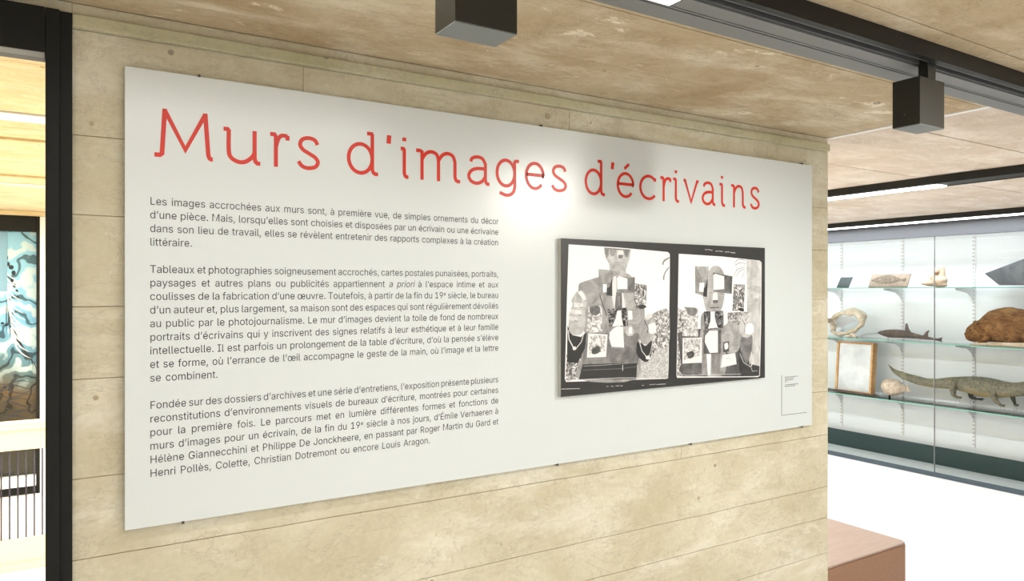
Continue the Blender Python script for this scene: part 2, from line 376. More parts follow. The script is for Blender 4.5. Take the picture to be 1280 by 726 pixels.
luminaire_y('added lit ceiling track, out of sight in the left room', 2.8, 8.0, -1.47, [(2.9, 7.9)], 'diff')  # added beside the doorway's view to light the left room
luminaire_y('added lit ceiling track, unseen behind the panel wall', 2.8, 8.0, 1.48, [(2.9, 7.9)], 'diff')  # added, hidden by the partition; lights the space beyond it

def spotlight(x, y, z0, label):
    o = empty('spotlight', (x, y, z0), label, 'spotlight', 'box spotlights on the ceiling track')
    W, D, H = .137, .085, .143
    x1, y1 = x+W, y+D; t = .004
    mb = MB(); mb.box(x, x1, y, y+t, z0, z0+H); mb.box(x, x1, y1-t, y1, z0, z0+H); mb.box(x, x+t, y+t, y1-t, z0, z0+H); mb.box(x1-t, x1, y+t, y1-t, z0, z0+H); mb.box(x+t, x1-t, y+t, y1-t, z0+H-.006, z0+H)
    mb.build('housing', M['boxm'], o)
    box('lens_plate', x+.0006, x1-.0006, y+.0006, y1-.0006, z0-.0025, z0-.0002, mat('lens_grey', (.42, .44, .44), .4), o)
    cx, cy = x+W/2, y+D/2
    cy0 = 1.181+.043
    box('stem', cx-.022, cx+.022, cy0-.016, cy0+.016, z0+H+.0005, 2.622, M['boxm'], o, .003)
    MB().tube([(cx+.030, cy0, 2.605), (cx+.045, cy0, 2.605)], .008, 12).build('locking_knob', M['steel'], o)
    MB().tube([(x-.001, y+D*.55, z0+.035), (x+.002, y+D*.55, z0+.035)], .003, 8).build('screw', M['steel'], o)
spotlight(.6246, 1.208, EYE+.508, 'dark box spotlight nearest the camera, cut off by the top edge')
spotlight(2.200, 1.208, EYE+.508, 'dark box spotlight hanging farther right below the ceiling track')
o = empty('spotlight', (2.7, .27, 2.6), 'dark lit spotlight fixed to the ceiling right of the viewpoint', 'spotlight')
MB().tube([(2.7, .27, 2.61), (2.7, .27, CZ-.0005)], .05, 20).build('housing', M['boxm'], o)

# ------------------------------------------------------------------ exhibition panel
PY = 2.175
panel = empty('exhibition_panel', (1.585, PY, 1.2645), 'wide white exhibition text panel with red title on the concrete wall', 'panel')
box('board', .1404, 3.0311, PY, PY+.012, 1.2645, 2.4985, M['panel'], panel, .0008)
bt = MB()
for (a, b, c2, d) in ((.3, 2.9, 2.30, 2.36), (.3, 2.9, 1.40, 1.46)): bt.box(a, b, PY+.0122, WY-.002, c2, d)
bt.build('batten', M['dgrey'], panel)
for (x, z) in [(at(u, v, 'Y', PY).x, zc) for u, v, zc in ((249, 93, 2.4985), (677, 155, 2.4985), (1003, 205, 2.4985), (229, 653, 1.2645), (697, 580, 1.2645), (864, 555, 1.2645), (1003, 534, 1.2645))]:
    s = 1 if z > 2 else -1
    mb = MB(); z0, z1 = sorted((z-.002*s, z+.005*s)); mb.box(x-.003, x+.003, PY-.002, PY-.0005, z0, z1)
    z0, z1 = sorted((z+.001*s, z+.006*s)); mb.box(x-.003, x+.003, PY-.0005, WY-.002, z0, z1)
    mb.build('clip', M['steel'], panel)

# body text: outlines of a plain grotesque, per character: advance, contours (thousandths of the type size)
GL = json.loads(r'''{",":[188,[[38,-119,68,71,137,71,84,-119]]],".":[188,[[95,-4,78,-1,63,9,53,24,50,41,53,59,63,73,78,83,95,87,113,83,128,73,138,59,141,41,138,24,128,9,113,-1]]],"1":[453,[[76,0,76,55,391,55,391,0],[276,509,276,0,212,0,212,448,209,448,86,358,86,427,198,509]]],"9":[453,[[226,516,271,510,310,494,343,468,368,434,384,393,389,347,385,309,373,270,350,224,315,168,200,0,130,0,301,248,307,248,299,234,287,221,273,210,257,202,238,196,218,195,175,199,137,214,106,237,83,269,68,307,64,352,69,397,85,436,110,469,143,494,182,510],[226,460,199,457,174,446,154,429,138,407,129,381,125,352,129,322,138,295,154,274,174,257,199,247,226,243,254,247,279,257,299,273,314,295,324,321,327,350,324,381,314,407,299,429,279,446,254,457]]],"A":[480,[[16,0,201,509,276,509,463,0,395,0,287,302,276,334,264,372,250,420,232,478,245,478,228,419,213,371,201,333,191,302,85,0],[110,142,110,199,370,199,370,142]]],"C":[510,[[267,-7,205,1,150,25,104,63,70,115,48,179,40,254,48,329,70,393,104,445,150,484,205,508,267,516,305,513,340,504,373,490,402,471,427,447,448,418,463,385,473,348,408,348,401,373,389,395,375,413,357,428,337,440,315,449,292,454,267,456,223,450,184,432,150,403,125,364,109,314,103,254,109,194,125,145,151,105,184,76,223,59,267,53,292,55,315,60,337,69,357,81,375,96,389,114,401,136,408,160,473,160,463,124,448,91,428,62,402,38,373,19,341,5,305,-4]]],"D":[502,[[219,0,96,0,96,57,215,57,272,63,318,81,354,110,379,149,394,198,399,255,394,312,379,361,354,399,320,428,275,446,221,452,93,452,93,509,225,509,294,501,353,478,399,441,433,391,455,329,462,255,455,181,433,119,398,68,351,31,291,8],[125,509,125,0,60,0,60,509]]],"F":[410,[[60,0,60,509,369,509,369,452,125,452,125,278,346,278,346,221,125,221,125,0]]],"G":[520,[[269,-7,205,1,149,25,104,64,69,116,47,179,40,254,47,329,69,393,103,445,149,484,203,508,265,516,304,513,340,504,374,489,403,469,429,445,449,416,465,384,474,349,408,349,399,372,387,393,373,411,356,427,337,439,315,448,291,454,265,456,222,450,183,432,150,404,125,364,109,314,103,254,109,194,125,145,151,105,184,76,224,59,269,53,309,57,345,71,374,93,396,123,410,160,415,202,434,199,283,199,283,256,478,256,478,200,471,141,451,91,419,50,377,19,326,0]]],"H":[517,[[60,0,60,509,125,509,125,289,392,289,392,509,457,509,457,0,392,0,392,232,125,232,125,0]]],"I":[300,[[31,0,31,57,118,57,118,452,31,452,31,509,269,509,269,452,183,452,183,57,269,57,269,0]]],"J":[396,[[185,-7,124,3,75,33,44,81,33,145,33,173,98,173,98,145,104,104,122,74,149,56,185,50,220,56,248,74,266,104,272,145,272,509,336,509,336,145,326,81,294,33,246,3]]],"L":[393,[[60,0,60,509,125,509,125,57,361,57,361,0]]],"M":[628,[[60,0,60,509,152,509,277,187,282,174,287,159,299,123,305,103,311,84,317,65,322,49,307,49,318,83,330,121,336,140,342,158,348,174,352,187,476,509,568,509,568,0,504,0,504,291,504,327,505,347,505,369,506,413,507,457,513,457,505,433,498,409,482,363,474,341,467,322,461,305,456,291,342,0,286,0,170,291,165,304,159,321,145,361,137,384,129,408,121,432,112,457,119,457,120,416,121,372,122,328,122,309,122,291,122,0]]],"P":[445,[[60,0,60,509,243,509,303,497,354,463,388,412,400,352,388,292,354,241,303,207,243,195,125,195,125,0],[125,252,243,252,281,260,314,281,335,314,343,352,335,390,314,423,281,444,243,452,125,452]]],"R":[449,[[60,0,60,509,243,509,297,500,344,472,379,430,398,379,398,325,379,274,344,232,297,204,412,0,338,0,232,195,125,195,125,0],[125,252,243,252,281,260,314,281,335,314,343,352,335,390,314,423,281,444,243,452,125,452]]],"T":[449,[[32,452,32,509,417,509,417,452,257,452,257,0,193,0,193,452]]],"V":[480,[[204,0,16,509,84,509,192,206,203,176,215,137,230,89,248,31,235,31,252,90,267,138,279,176,290,206,395,509,463,509,278,0]]],"a":[389,[[160,-9,126,-5,94,5,68,22,48,45,35,73,30,108,34,138,43,161,58,179,78,193,100,203,125,211,152,216,178,220,209,224,234,227,252,230,265,235,273,243,276,255,276,257,273,279,267,297,256,311,240,322,220,329,196,331,171,329,149,322,132,313,118,301,107,288,100,274,41,291,57,322,79,346,104,364,133,375,163,382,194,384,215,383,239,379,263,372,286,360,306,343,322,320,333,290,337,251,337,0,277,0,277,52,272,52,264,38,252,25,236,12,215,1,190,-6],[170,45,202,49,228,59,248,74,263,93,272,115,276,138,276,190,270,186,259,182,246,179,231,176,216,173,200,171,175,168,154,164,134,159,117,150,103,139,95,124,92,105,94,87,102,72,114,61,130,52,149,47]]],"b":[424,[[229,-8,198,-5,172,4,153,17,138,31,127,46,118,59,112,59,112,0,53,0,53,509,114,509,114,319,118,319,127,331,137,346,152,360,171,373,197,381,229,384,274,378,313,361,345,332,370,293,385,245,390,189,385,133,370,84,346,45,313,16,274,-2],[220,47,253,51,279,66,301,88,316,117,325,151,328,189,325,227,316,261,301,290,280,311,253,325,220,330,188,325,161,312,140,291,125,263,116,229,113,189,116,150,125,115,140,86,162,65,188,51]]],"c":[396,[[207,-8,159,-2,117,16,82,46,56,85,40,133,34,187,40,243,56,291,82,330,117,360,159,378,207,384,234,383,260,377,284,368,305,356,324,341,340,322,353,301,362,277,303,262,298,276,290,289,281,301,270,311,257,319,242,325,226,329,207,330,173,325,145,310,124,287,108,258,99,224,96,187,99,151,108,117,124,89,145,66,173,51,207,46,226,48,243,52,258,58,271,66,282,76,292,89,299,102,304,117,363,102,354,78,341,56,325,37,306,21,285,9,261,-1,235,-6]]],"d":[424,[[195,-8,151,-2,111,16,79,45,55,84,39,133,34,189,39,245,55,293,79,332,112,361,151,378,196,384,228,381,253,373,272,360,287,346,298,331,306,319,311,319,311,509,372,509,372,0,313,0,313,59,307,59,298,46,287,31,272,17,252,4,227,-5],[205,47,236,51,263,65,284,86,299,115,309,150,312,189,309,229,300,263,284,291,263,312,237,325,205,330,172,325,145,311,124,290,108,261,99,227,96,189,99,151,109,117,124,88,145,66,172,51]]],"e":[404,[[212,-8,161,-2,117,16,82,46,56,85,40,132,34,187,39,242,55,290,81,329,115,359,157,378,205,384,236,382,266,374,294,361,319,341,341,315,357,282,368,242,371,194,371,169,75,169,75,221,338,221,310,202,307,237,298,269,283,294,263,314,237,326,205,330,173,326,146,313,125,294,109,270,99,241,96,211,96,178,100,139,110,106,128,80,151,61,179,50,212,46,234,48,254,53,271,61,285,73,297,88,306,105,365,91,353,63,335,39,311,19,283,4,249,-5]]],"f":[254,[[228,379,228,327,6,327,6,379],[81,0,81,432,84,461,96,486,113,505,135,519,161,527,187,530,207,529,222,527,234,524,243,521,227,468,222,470,215,472,206,473,195,474,171,470,154,460,145,443,142,419,142,0]]],"g":[425,[[207,-151,168,-148,134,-140,105,-127,82,-110,64,-91,51,-69,101,-41,110,-53,122,-66,136,-78,154,-88,178,-95,207,-97,249,-92,282,-75,304,-47,311,-6,311,68,306,68,298,56,287,41,272,28,252,16,227,8,195,5,152,10,113,27,80,53,55,90,39,136,34,191,39,246,55,293,80,332,112,361,152,378,196,384,228,382,253,373,273,360,288,346,299,331,308,319,313,319,313,379,372,379,372,-9,367,-54,350,-90,324,-117,291,-136,251,-147],[205,59,237,63,264,75,285,95,300,121,309,154,312,193,309,231,300,264,285,291,264,312,237,325,205,330,172,325,145,312,124,290,109,262,99,229,96,193,99,155,109,123,124,96,145,76,172,63]]],"h":[410,[[114,227,114,0,53,0,53,509,114,509,114,287,102,287,124,332,152,362,187,379,227,384,264,380,295,369,321,349,341,321,353,285,357,240,357,0,296,0,296,235,290,275,273,304,246,323,210,329,184,326,161,317,141,303,126,283,117,257]]],"i":[167,[[53,0,53,379,114,379,114,0],[84,443,67,446,54,455,44,468,41,483,44,499,54,512,67,521,84,524,100,521,114,512,123,499,126,483,123,468,114,455,100,446]]],"j":[167,[[53,379,114,379,114,-30,111,-63,102,-90,86,-113,65,-129,37,-139,4,-143,-10,-143,-10,-87,2,-87,25,-83,40,-72,50,-54,53,-29],[83,443,67,446,53,455,44,468,41,483,44,499,53,512,67,521,83,524,100,521,114,512,123,499,126,483,123,468,114,455,100,446]]],"k":[381,[[110,137,110,212,121,212,284,379,360,379,184,199,177,199],[53,0,53,509,114,509,114,0],[294,0,148,186,191,229,372,0]]],"l":[189,[[139,-2,101,3,74,20,58,47,53,84,53,509,114,509,114,99,115,77,120,62,130,54,146,52,154,52,160,53,165,53,170,54,181,3,172,1,162,-1,151,-2]]],"m":[610,[[53,0,53,379,112,379,112,295,108,295,118,323,132,346,151,363,172,376,195,384,219,386,257,380,287,361,309,331,321,295,312,295,322,321,337,343,357,361,381,375,407,383,437,386,468,383,497,372,522,354,541,328,553,296,557,255,557,0,496,0,496,254,490,289,473,313,447,326,419,330,395,328,374,320,358,307,345,290,338,270,335,247,335,0,274,0,274,260,269,288,253,311,229,326,199,330,178,328,158,320,140,307,126,289,117,266,114,238,114,0]]],"n":[410,[[114,227,114,0,53,0,53,379,112,379,112,287,102,287,124,332,152,362,187,379,227,384,264,380,295,369,321,349,341,321,353,285,357,240,357,0,296,0,296,235,290,275,273,304,246,323,210,329,184,326,161,317,141,303,126,283,117,257]]],"o":[415,[[207,-8,159,-2,117,16,82,46,56,85,40,133,34,187,40,243,56,291,82,330,117,360,159,378,207,384,256,378,299,360,333,330,359,291,376,243,381,187,376,133,359,85,333,46,299,16,256,-2],[207,46,242,51,270,66,292,89,307,117,316,151,319,187,316,224,307,258,292,287,270,310,242,325,207,330,173,325,145,310,124,287,108,258,99,224,96,187,99,151,108,117,124,89,145,66,173,51]]],"p":[424,[[53,-143,53,379,112,379,112,319,118,319,126,331,137,346,152,360,171,373,197,381,229,384,274,378,313,361,345,332,370,293,385,245,390,189,385,133,370,84,346,45,313,16,274,-2,229,-8,198,-5,173,4,153,17,138,31,127,46,118,59,114,59,114,-143],[220,47,253,51,279,66,301,88,316,117,325,151,328,189,325,227,316,261,301,290,280,311,253,325,220,330,188,325,161,312,140,291,125,263,116,229,113,189,116,150,125,115,140,86,162,65,188,51]]],"q":[424,[[372,-143,311,-143,311,59,306,59,298,46,287,31,272,17,252,4,227,-5,195,-8,151,-2,111,16,79,45,55,84,39,133,34,189,39,245,55,293,79,332,112,361,151,378,196,384,228,381,253,373,272,360,287,346,298,331,307,319,313,319,313,379,372,379],[205,47,236,51,263,65,284,86,299,115,309,150,312,189,309,229,300,263,284,291,263,312,237,325,205,330,172,325,145,311,124,290,108,261,99,227,96,189,99,151,109,117,124,88,145,66,172,51]]],"r":[259,[[53,0,53,379,112,379,112,321,115,321,130,347,152,367,181,380,213,385,221,385,229,384,243,384,243,322,239,323,230,324,219,325,207,326,182,323,159,315,140,301,126,284,117,262,114,237,114,0]]],"s":[365,[[182,-8,145,-5,112,3,84,18,62,38,45,63,36,94,94,107,105,79,124,60,150,49,181,45,217,50,244,62,262,81,268,103,265,121,254,136,237,147,212,155,149,170,104,186,72,208,53,237,47,274,51,305,65,332,87,354,115,370,149,381,187,384,223,381,254,372,279,358,299,339,314,316,324,290,268,277,258,298,243,316,219,328,187,333,156,329,131,317,114,299,109,277,112,258,124,243,144,232,172,223,229,209,275,194,306,171,325,142,331,107,326,75,312,47,290,24,260,6,223,-5]]],"t":[227,[[204,379,204,327,6,327,6,379],[65,471,126,471,126,98,128,76,136,61,150,53,170,50,177,50,185,51,194,52,202,54,213,2,203,-1,192,-3,180,-4,168,-4,125,2,92,21,72,52,65,93]]],"u":[410,[[182,-5,146,-1,115,11,89,31,69,59,57,95,53,139,53,379,114,379,114,144,119,105,137,75,164,56,200,50,226,53,249,62,268,77,283,97,293,122,296,153,296,379,357,379,357,0,298,0,298,92,307,92,286,47,257,17,222,0]]],"v":[389,[[163,0,17,379,84,379,165,155,177,121,187,87,196,53,206,21,184,21,194,53,203,87,213,121,224,155,305,379,371,379,226,0]]],"x":[379,[[21,0,171,218,171,171,29,379,100,379,147,306,164,279,179,253,193,229,207,206,175,206,190,229,202,253,216,279,233,306,282,379,352,379,209,169,209,214,358,0,287,0,231,85,214,112,200,136,187,159,173,182,205,182,191,159,178,136,165,112,148,85,91,0]]],"y":[389,[[47,-139,61,-86,71,-87,88,-90,104,-89,118,-84,130,-74,141,-58,151,-36,163,-1,17,379,84,379,165,155,177,121,187,87,196,53,206,21,184,21,193,53,202,87,212,121,224,155,305,379,371,379,204,-58,191,-85,177,-107,159,-124,139,-136,117,-143,91,-145,77,-145,65,-143,54,-141]]],"É":[419,[[60,0,60,509,372,509,372,452,125,452,125,286,355,286,355,229,125,229,125,57,375,57,375,0],[191,558,239,659,307,659,241,558]]],"à":[389,[[160,-9,126,-5,94,5,68,22,48,45,35,73,30,108,34,138,43,161,58,179,78,193,100,203,125,211,152,216,178,220,209,224,234,227,252,230,265,235,273,243,276,255,276,257,273,279,267,297,256,311,240,322,220,329,196,331,171,329,149,322,132,313,118,301,107,288,100,274,41,291,57,322,79,346,104,364,133,375,163,382,194,384,215,383,239,379,263,372,286,360,306,343,322,320,333,290,337,251,337,0,277,0,277,52,272,52,264,38,252,25,236,12,215,1,190,-6],[170,45,202,49,228,59,248,74,263,93,272,115,276,138,276,190,270,186,259,182,246,179,231,176,216,173,200,171,175,168,154,164,134,159,117,150,103,139,95,124,92,105,94,87,102,72,114,61,130,52,149,47],[165,429,99,529,168,529,215,429]]],"è":[404,[[212,-8,161,-2,117,16,82,46,56,85,40,132,34,187,39,242,55,290,81,329,115,359,157,378,205,384,236,382,266,374,294,361,319,341,341,315,357,282,368,242,371,194,371,169,75,169,75,221,338,221,310,202,307,237,298,269,283,294,263,314,237,326,205,330,173,326,146,313,125,294,109,270,99,241,96,211,96,178,100,139,110,106,128,80,151,61,179,50,212,46,234,48,254,53,271,61,285,73,297,88,306,105,365,91,353,63,335,39,311,19,283,4,249,-5],[180,429,114,529,182,529,230,429]]],"é":[404,[[212,-8,161,-2,117,16,82,46,56,85,40,132,34,187,39,242,55,290,81,329,115,359,157,378,205,384,236,382,266,374,294,361,319,341,341,315,357,282,368,242,371,194,371,169,75,169,75,221,338,221,310,202,307,237,298,269,283,294,263,314,237,326,205,330,173,326,146,313,125,294,109,270,99,241,96,211,96,178,100,139,110,106,128,80,151,61,179,50,212,46,234,48,254,53,271,61,285,73,297,88,306,105,365,91,353,63,335,39,311,19,283,4,249,-5],[177,429,225,529,293,529,227,429]]],"ù":[410,[[182,-5,146,-1,115,11,89,31,69,59,57,95,53,139,53,379,114,379,114,144,119,105,137,75,164,56,200,50,226,53,249,62,268,77,283,97,293,122,296,153,296,379,357,379,357,0,298,0,298,92,307,92,286,47,257,17,222,0],[181,429,115,529,183,529,231,429]]],"œ":[694,[[207,-8,159,-2,117,16,82,46,56,85,40,133,34,187,40,243,56,291,82,330,117,360,159,378,207,384,256,378,299,360,333,330,359,291,376,243,381,187,376,133,359,85,333,46,299,16,256,-2],[207,46,242,51,270,66,292,89,307,117,316,151,319,187,316,224,307,258,292,287,270,310,242,325,207,330,173,325,145,310,124,287,108,258,99,224,96,187,99,151,108,117,124,89,145,66,173,51],[502,-8,450,-2,406,16,371,46,345,85,329,132,324,187,329,242,345,290,370,329,405,359,446,378,495,384,525,382,555,374,583,361,609,341,630,315,647,282,657,242,661,194,661,169,364,169,364,221,628,221,599,202,596,237,587,269,572,294,552,314,526,326,495,330,463,326,436,313,414,294,398,270,389,241,385,211,385,178,389,139,400,106,417,80,441,61,469,50,502,46,524,48,543,53,560,61,575,73,587,88,595,105,654,91,643,63,625,39,601,19,572,4,539,-5]]],"’":[177,[[52,318,82,509,151,509,98,318]]]}''')
LINES = ["Les images accrochées aux murs sont, à première vue, de simples ornements du décor",
"d’une pièce. Mais, lorsqu’elles sont choisies et disposées par un écrivain ou une écrivaine",
"dans son lieu de travail, elles se révèlent entretenir des rapports complexes à la création",
"littéraire.", None,
"Tableaux et photographies soigneusement accrochés, cartes postales punaisées, portraits,",
"paysages et autres plans ou publicités appartiennent /a /priori à l’espace intime et aux",
"coulisses de la fabrication d’une œuvre. Toutefois, à partir de la fin du 19^e siècle, le bureau",
"d’un auteur et, plus largement, sa maison sont des espaces qui sont régulièrement dévoilés",
"au public par le photojournalisme. Le mur d’images devient la toile de fond de nombreux",
"portraits d’écrivains qui y inscrivent des signes relatifs à leur esthétique et à leur famille",
"intellectuelle. Il est parfois un prolongement de la table d’écriture, d’où la pensée s’élève",
"et se forme, où l’errance de l’œil accompagne le geste de la main, où l’image et la lettre",
"se combinent.", None,
"Fondée sur des dossiers d’archives et une série d’entretiens, l’exposition présente plusieurs",
"reconstitutions d’environnements visuels de bureaux d’écriture, montrées pour certaines",
"pour la première fois. Le parcours met en lumière différentes formes et fonctions de",
"murs d’images pour un écrivain, de la fin du 19^e siècle à nos jours, d’Émile Verhaeren à",
"Hélène Giannecchini et Philippe De Jonckheere, en passant par Roger Martin du Gard et",
"Henri Pollès, Colette, Christian Dotremont ou encore Louis Aragon."]
SX, SY = .0371, .0405
def set_word(wd, x, z, out, sx=SX, sy=SY, ital=False):
    sup = False
    for ch in wd:
        if ch == '/': ital = True; continue
        if ch == '^': sup = True; continue
        k, dz = (.6, .22) if sup else (1, 0)
        adv, cs = GL[ch]
        ar = lambda c: sum(c[i]*c[(i+3) % len(c)]-c[(i+2) % len(c)]*c[i+1] for i in range(0, len(c), 2))
        big = max(cs, key=lambda c: abs(ar(c))) if cs else None
        bb = lambda c: (min(c[::2]), max(c[::2]), min(c[1::2]), max(c[1::2]))
        outers = sorted([c for c in cs if ar(c)*ar(big) > 0], key=lambda c: -abs(ar(c)))
        for c in cs:
            if c in outers: lay = outers.index(c)
            else:
                q = bb(c); lay = 0
                for k_, oc in reversed(list(enumerate(outers))):
                    p_ = bb(oc)
                    if p_[0] <= q[0] and p_[1] >= q[1] and p_[2] <= q[2] and p_[3] >= q[3]: lay = k_; break
            pts = []
            for i in range(0, len(c), 2):
                px, pz = c[i]/1000*k, c[i+1]/1000*k+dz
                if ital: px += pz*.2
                pts.append((x+px*sx, z+pz*sy))
            out.append((lay, pts))
        x += adv/1000*sx*k; sup = False
    return x
def text_mesh(name, contours, m, parent, y):
    """flat printed lettering; overlapping outlines of a letter are filled in separate layers"""
    off = PLOC[parent.name]; mb = MB()
    lays = {}
    for c in contours:
        if isinstance(c[0], int): lays.setdefault(c[0], []).append(c[1])
        else: lays.setdefault(0, []).append(c)
    for k, cs in sorted(lays.items()):
        cu = bpy.data.curves.new(name, 'CURVE'); cu.dimensions = '2D'; cu.fill_mode = 'BOTH'
        for c in cs:
            s = cu.splines.new('POLY'); s.points.add(len(c)-1)
            for i, (a, b) in enumerate(c): s.points[i].co = (a, b, 0, 1)
            s.use_cyclic_u = True
        tmp = bpy.data.objects.new('tmp', cu); COL.objects.link(tmp)
        dg = bpy.context.evaluated_depsgraph_get(); dg.update()
        me = bpy.data.meshes.new_from_object(tmp.evaluated_get(dg)); bpy.data.objects.remove(tmp); bpy.data.curves.remove(cu)
        n0 = len(mb.v); mb.v += [(v.co.x, y-k*.0001, v.co.y) for v in me.vertices]
        for f in me.polygons: mb.f.append(tuple(n0+i for i in f.vertices)); mb.m.append(0)
        bpy.data.meshes.remove(me)
    return mb.build(name, m, parent, recalc=False)
TX0, TX1 = .1995, 1.2945
paras = [[]]
for i, L in enumerate(LINES):
    z = 2.1337-i*.03675
    if L is None: paras.append([]); continue
    ws = L.split(' '); d = []; wid = [set_word(q, 0, 0, d) for q in ws]
    short = L.endswith('.') and (i in (3, 13, 20))
    gap = .0098 if short else (TX1-TX0-sum(wid))/(len(ws)-1)
    x = TX0
    for q, wq in zip(ws, wid): set_word(q, x, z, paras[-1]); x += wq+gap
for p in paras: text_mesh('paragraph_text', p, M['ink'], panel, PY-.0004)
cap = []
for k, wdt in enumerate((.085, .062, .060, .008, 0, .088, .066)):   # tiny caption, illegible in the photograph: short fine strokes
    x = 2.832; z = 1.502-k*.0072
    rr = random.Random(k)
    while x < 2.832+wdt:
        l = rr.uniform(.003, .011); cap.append([(x, z), (x+l, z), (x+l, z+.0028), (x, z+.0028)]); x += l+.0022
text_mesh('caption_text', cap, M['ink'], panel, PY-.0004)
text_mesh('caption_rule', [[(2.808, 1.329), (2.811, 1.329), (2.811, 1.514), (2.808, 1.514)], [(2.8115, 1.3285), (2.99, 1.3265), (2.99, 1.3285), (2.8115, 1.3305)]], M['ink'], panel, PY-.0004)

# red title, drawn letter by letter with an even pen: strokes in (share of the letter's width, height in x-heights)
def arc(cx, cz, rx, rz, a0, a1, n=18): return [(cx+rx*math.cos(math.radians(a0+(a1-a0)*i/n)), cz+rz*math.sin(math.radians(a0+(a1-a0)*i/n))) for i in range(n+1)]
S_ = arc(.50, .735, .42, .265, 18, 235, 18)+arc(.50, .255, .47, .265, 62, -150, 18)
def cr(pts, n=8):   # smooth curve through points
    P = [pts[0]]+list(pts)+[pts[-1]]; out = []
    for i in range(1, len(P)-2):
        for k in range(n):
            t = k/n; a, b, c, d = P[i-1], P[i], P[i+1], P[i+2]
            out.append(tuple(.5*(2*b[j]+(c[j]-a[j])*t+(2*a[j]-5*b[j]+4*c[j]-d[j])*t*t+(3*b[j]-a[j]-3*c[j]+d[j])*t**3) for j in (0, 1)))
    return out+[pts[-1]]
S_ = cr([(.93, .80), (.80, .95), (.50, 1.0), (.20, .93), (.10, .75), (.24, .60), (.52, .49), (.82, .37), (.95, .22), (.82, .06), (.48, 0), (.20, .05), (.02, .20)])
foot = lambda x, e: [(x, .14), (x+(e-x)*.18, .045), (x+(e-x)*.5, .0), (e, .0)]
GLY = {
 'M': [[(0, 0), (.09, 0), (.125, .05), (.172, 1.40)], [(.165, 1.375), (.52, .22), (.87, 1.375)], [(.865, 1.40), (.92, .12), (.94, .03), (.965, 0), (1, 0)]],
 'u': [[(0, 1), (.11, 1), (.14, .96)]+cr([(.14, .9), (.14, .34), (.20, .12), (.40, 0), (.60, .03), (.78, .2), (.84, .34)]), [(.84, 1.03), (.84, .14)]+foot(.84, 1)[1:]],
 'r': [[(0, 1), (.24, 1), (.32, .93), (.32, -.05)], cr([(.33, .62), (.45, .86), (.65, .98), (.97, .98)]), [(.97, 1.0), (.97, .84)]],
 's': [S_], 
 'd': [[(.62, 1.39), (.78, 1.39), (.80, 1.35), (.80, .14)]+foot(.80, 1)[1:], arc(.40, .5, .40, .5, 0, 360, 32)],
 "'": [[(.75, 1.42), (.3, 1.12)]],
 'i': [[(0, 1), (.36, 1), (.46, .96), (.46, .14)]+foot(.46, 1)[1:], [(.46, 1.40), (.46, 1.27)]],
 'm': [[(0, 1), (.09, 1), (.13, .96), (.13, -.05)], cr([(.13, .7), (.22, .92), (.34, 1), (.46, .92), (.50, .7)])+[(.50, -.05)], cr([(.50, .7), (.59, .92), (.71, 1), (.83, .92), (.88, .7)])+[(.88, .14)]+foot(.88, 1)[1:]],
 'n': [[(0, 1), (.14, 1), (.20, .96), (.20, -.05)], cr([(.20, .65), (.33, .9), (.52, 1), (.72, .93), (.80, .7)])+[(.80, .14)]+foot(.80, 1)[1:]],
 'a': [cr([(.10, .80), (.16, .93), (.40, 1), (.66, .95), (.80, .75)])+[(.80, .14)]+foot(.80, 1)[1:], cr([(.80, .57), (.40, .56), (.12, .46), (.0, .27), (.10, .08), (.36, 0), (.62, .08), (.80, .27)])],
 'g': [arc(.40, .5, .40, .5, 0, 360, 32), [(1, 1), (.86, 1), (.80, .96), (.80, .5)]+cr([(.80, .4), (.80, -.05), (.68, -.28), (.42, -.36), (.12, -.27)])],
 'e': [[(.02, .54), (1, .54)]+arc(.50, .5, .5, .5, 4, 320, 36)],
 'c': [arc(.56, .5, .56, .5, 38, 318, 30), [(.985, .94), (.985, .78)]],
 'v': [[(0, 1), (.10, 1), (.50, .02), (.90, 1), (1, 1)]],
}
GLY['é'] = GLY['e']+[[(.42, 1.20), (.72, 1.42)]]
TT = [('M', .2053, .3651), ('u', .3817, .4945), ('r', .5104, .574), ('s', .5917, .6665), ('d', .7477, .856), ("'", .8783, .8946), ('i', .9213, .9600), ('m', .9753, 1.1491),
 ('a', 1.1706, 1.2640), ('g', 1.2825, 1.3850), ('e', 1.404, 1.4906), ('s', 1.5154, 1.5933), ('d', 1.6718, 1.776), ("'", 1.7974, 1.8173), ('é', 1.8282, 1.9190), ('c', 1.9443, 2.0349),
 ('r', 2.0513, 2.1190), ('i', 2.1219, 2.167), ('v', 2.1807, 2.2800), ('a', 2.2924, 2.3801), ('i', 2.3938, 2.4404), ('n', 2.4665, 2.5715), ('s', 2.592, 2.661)]
XH, TB, SW = .0905, 2.2705, .0118
def ribbon(mb, pts, wd, y):
    P = [Vector((a, b)) for a, b in pts]; Q = [P[0]]
    for p in P[1:]:
        if (p-Q[-1]).length > 1e-5: Q.append(p)
    P = Q; n = len(P); h = wd/2; L = []
    for i in range(n):
        d0 = (P[i]-P[max(i-1, 0)]); d1 = (P[min(i+1, n-1)]-P[i])
        if i == 0: d0 = d1
        if i == n-1: d1 = d0
        d0 = d0.normalized(); d1 = d1.normalized(); q0 = Vector((-d0.y, d0.x)); q1 = Vector((-d1.y, d1.x)); m_ = q0+q1
        m_ = m_.normalized() if m_.length > 1e-3 else q0
        k = h/max(m_.dot(q1), .55); L.append((P[i]+m_*k, P[i]-m_*k))
    for i in range(n-1):
        (a, b), (c, d) = L[i], L[i+1]
        mb.face([(a.x, y, a.y), (b.x, y, b.y), (d.x, y, d.y), (c.x, y, c.y)])
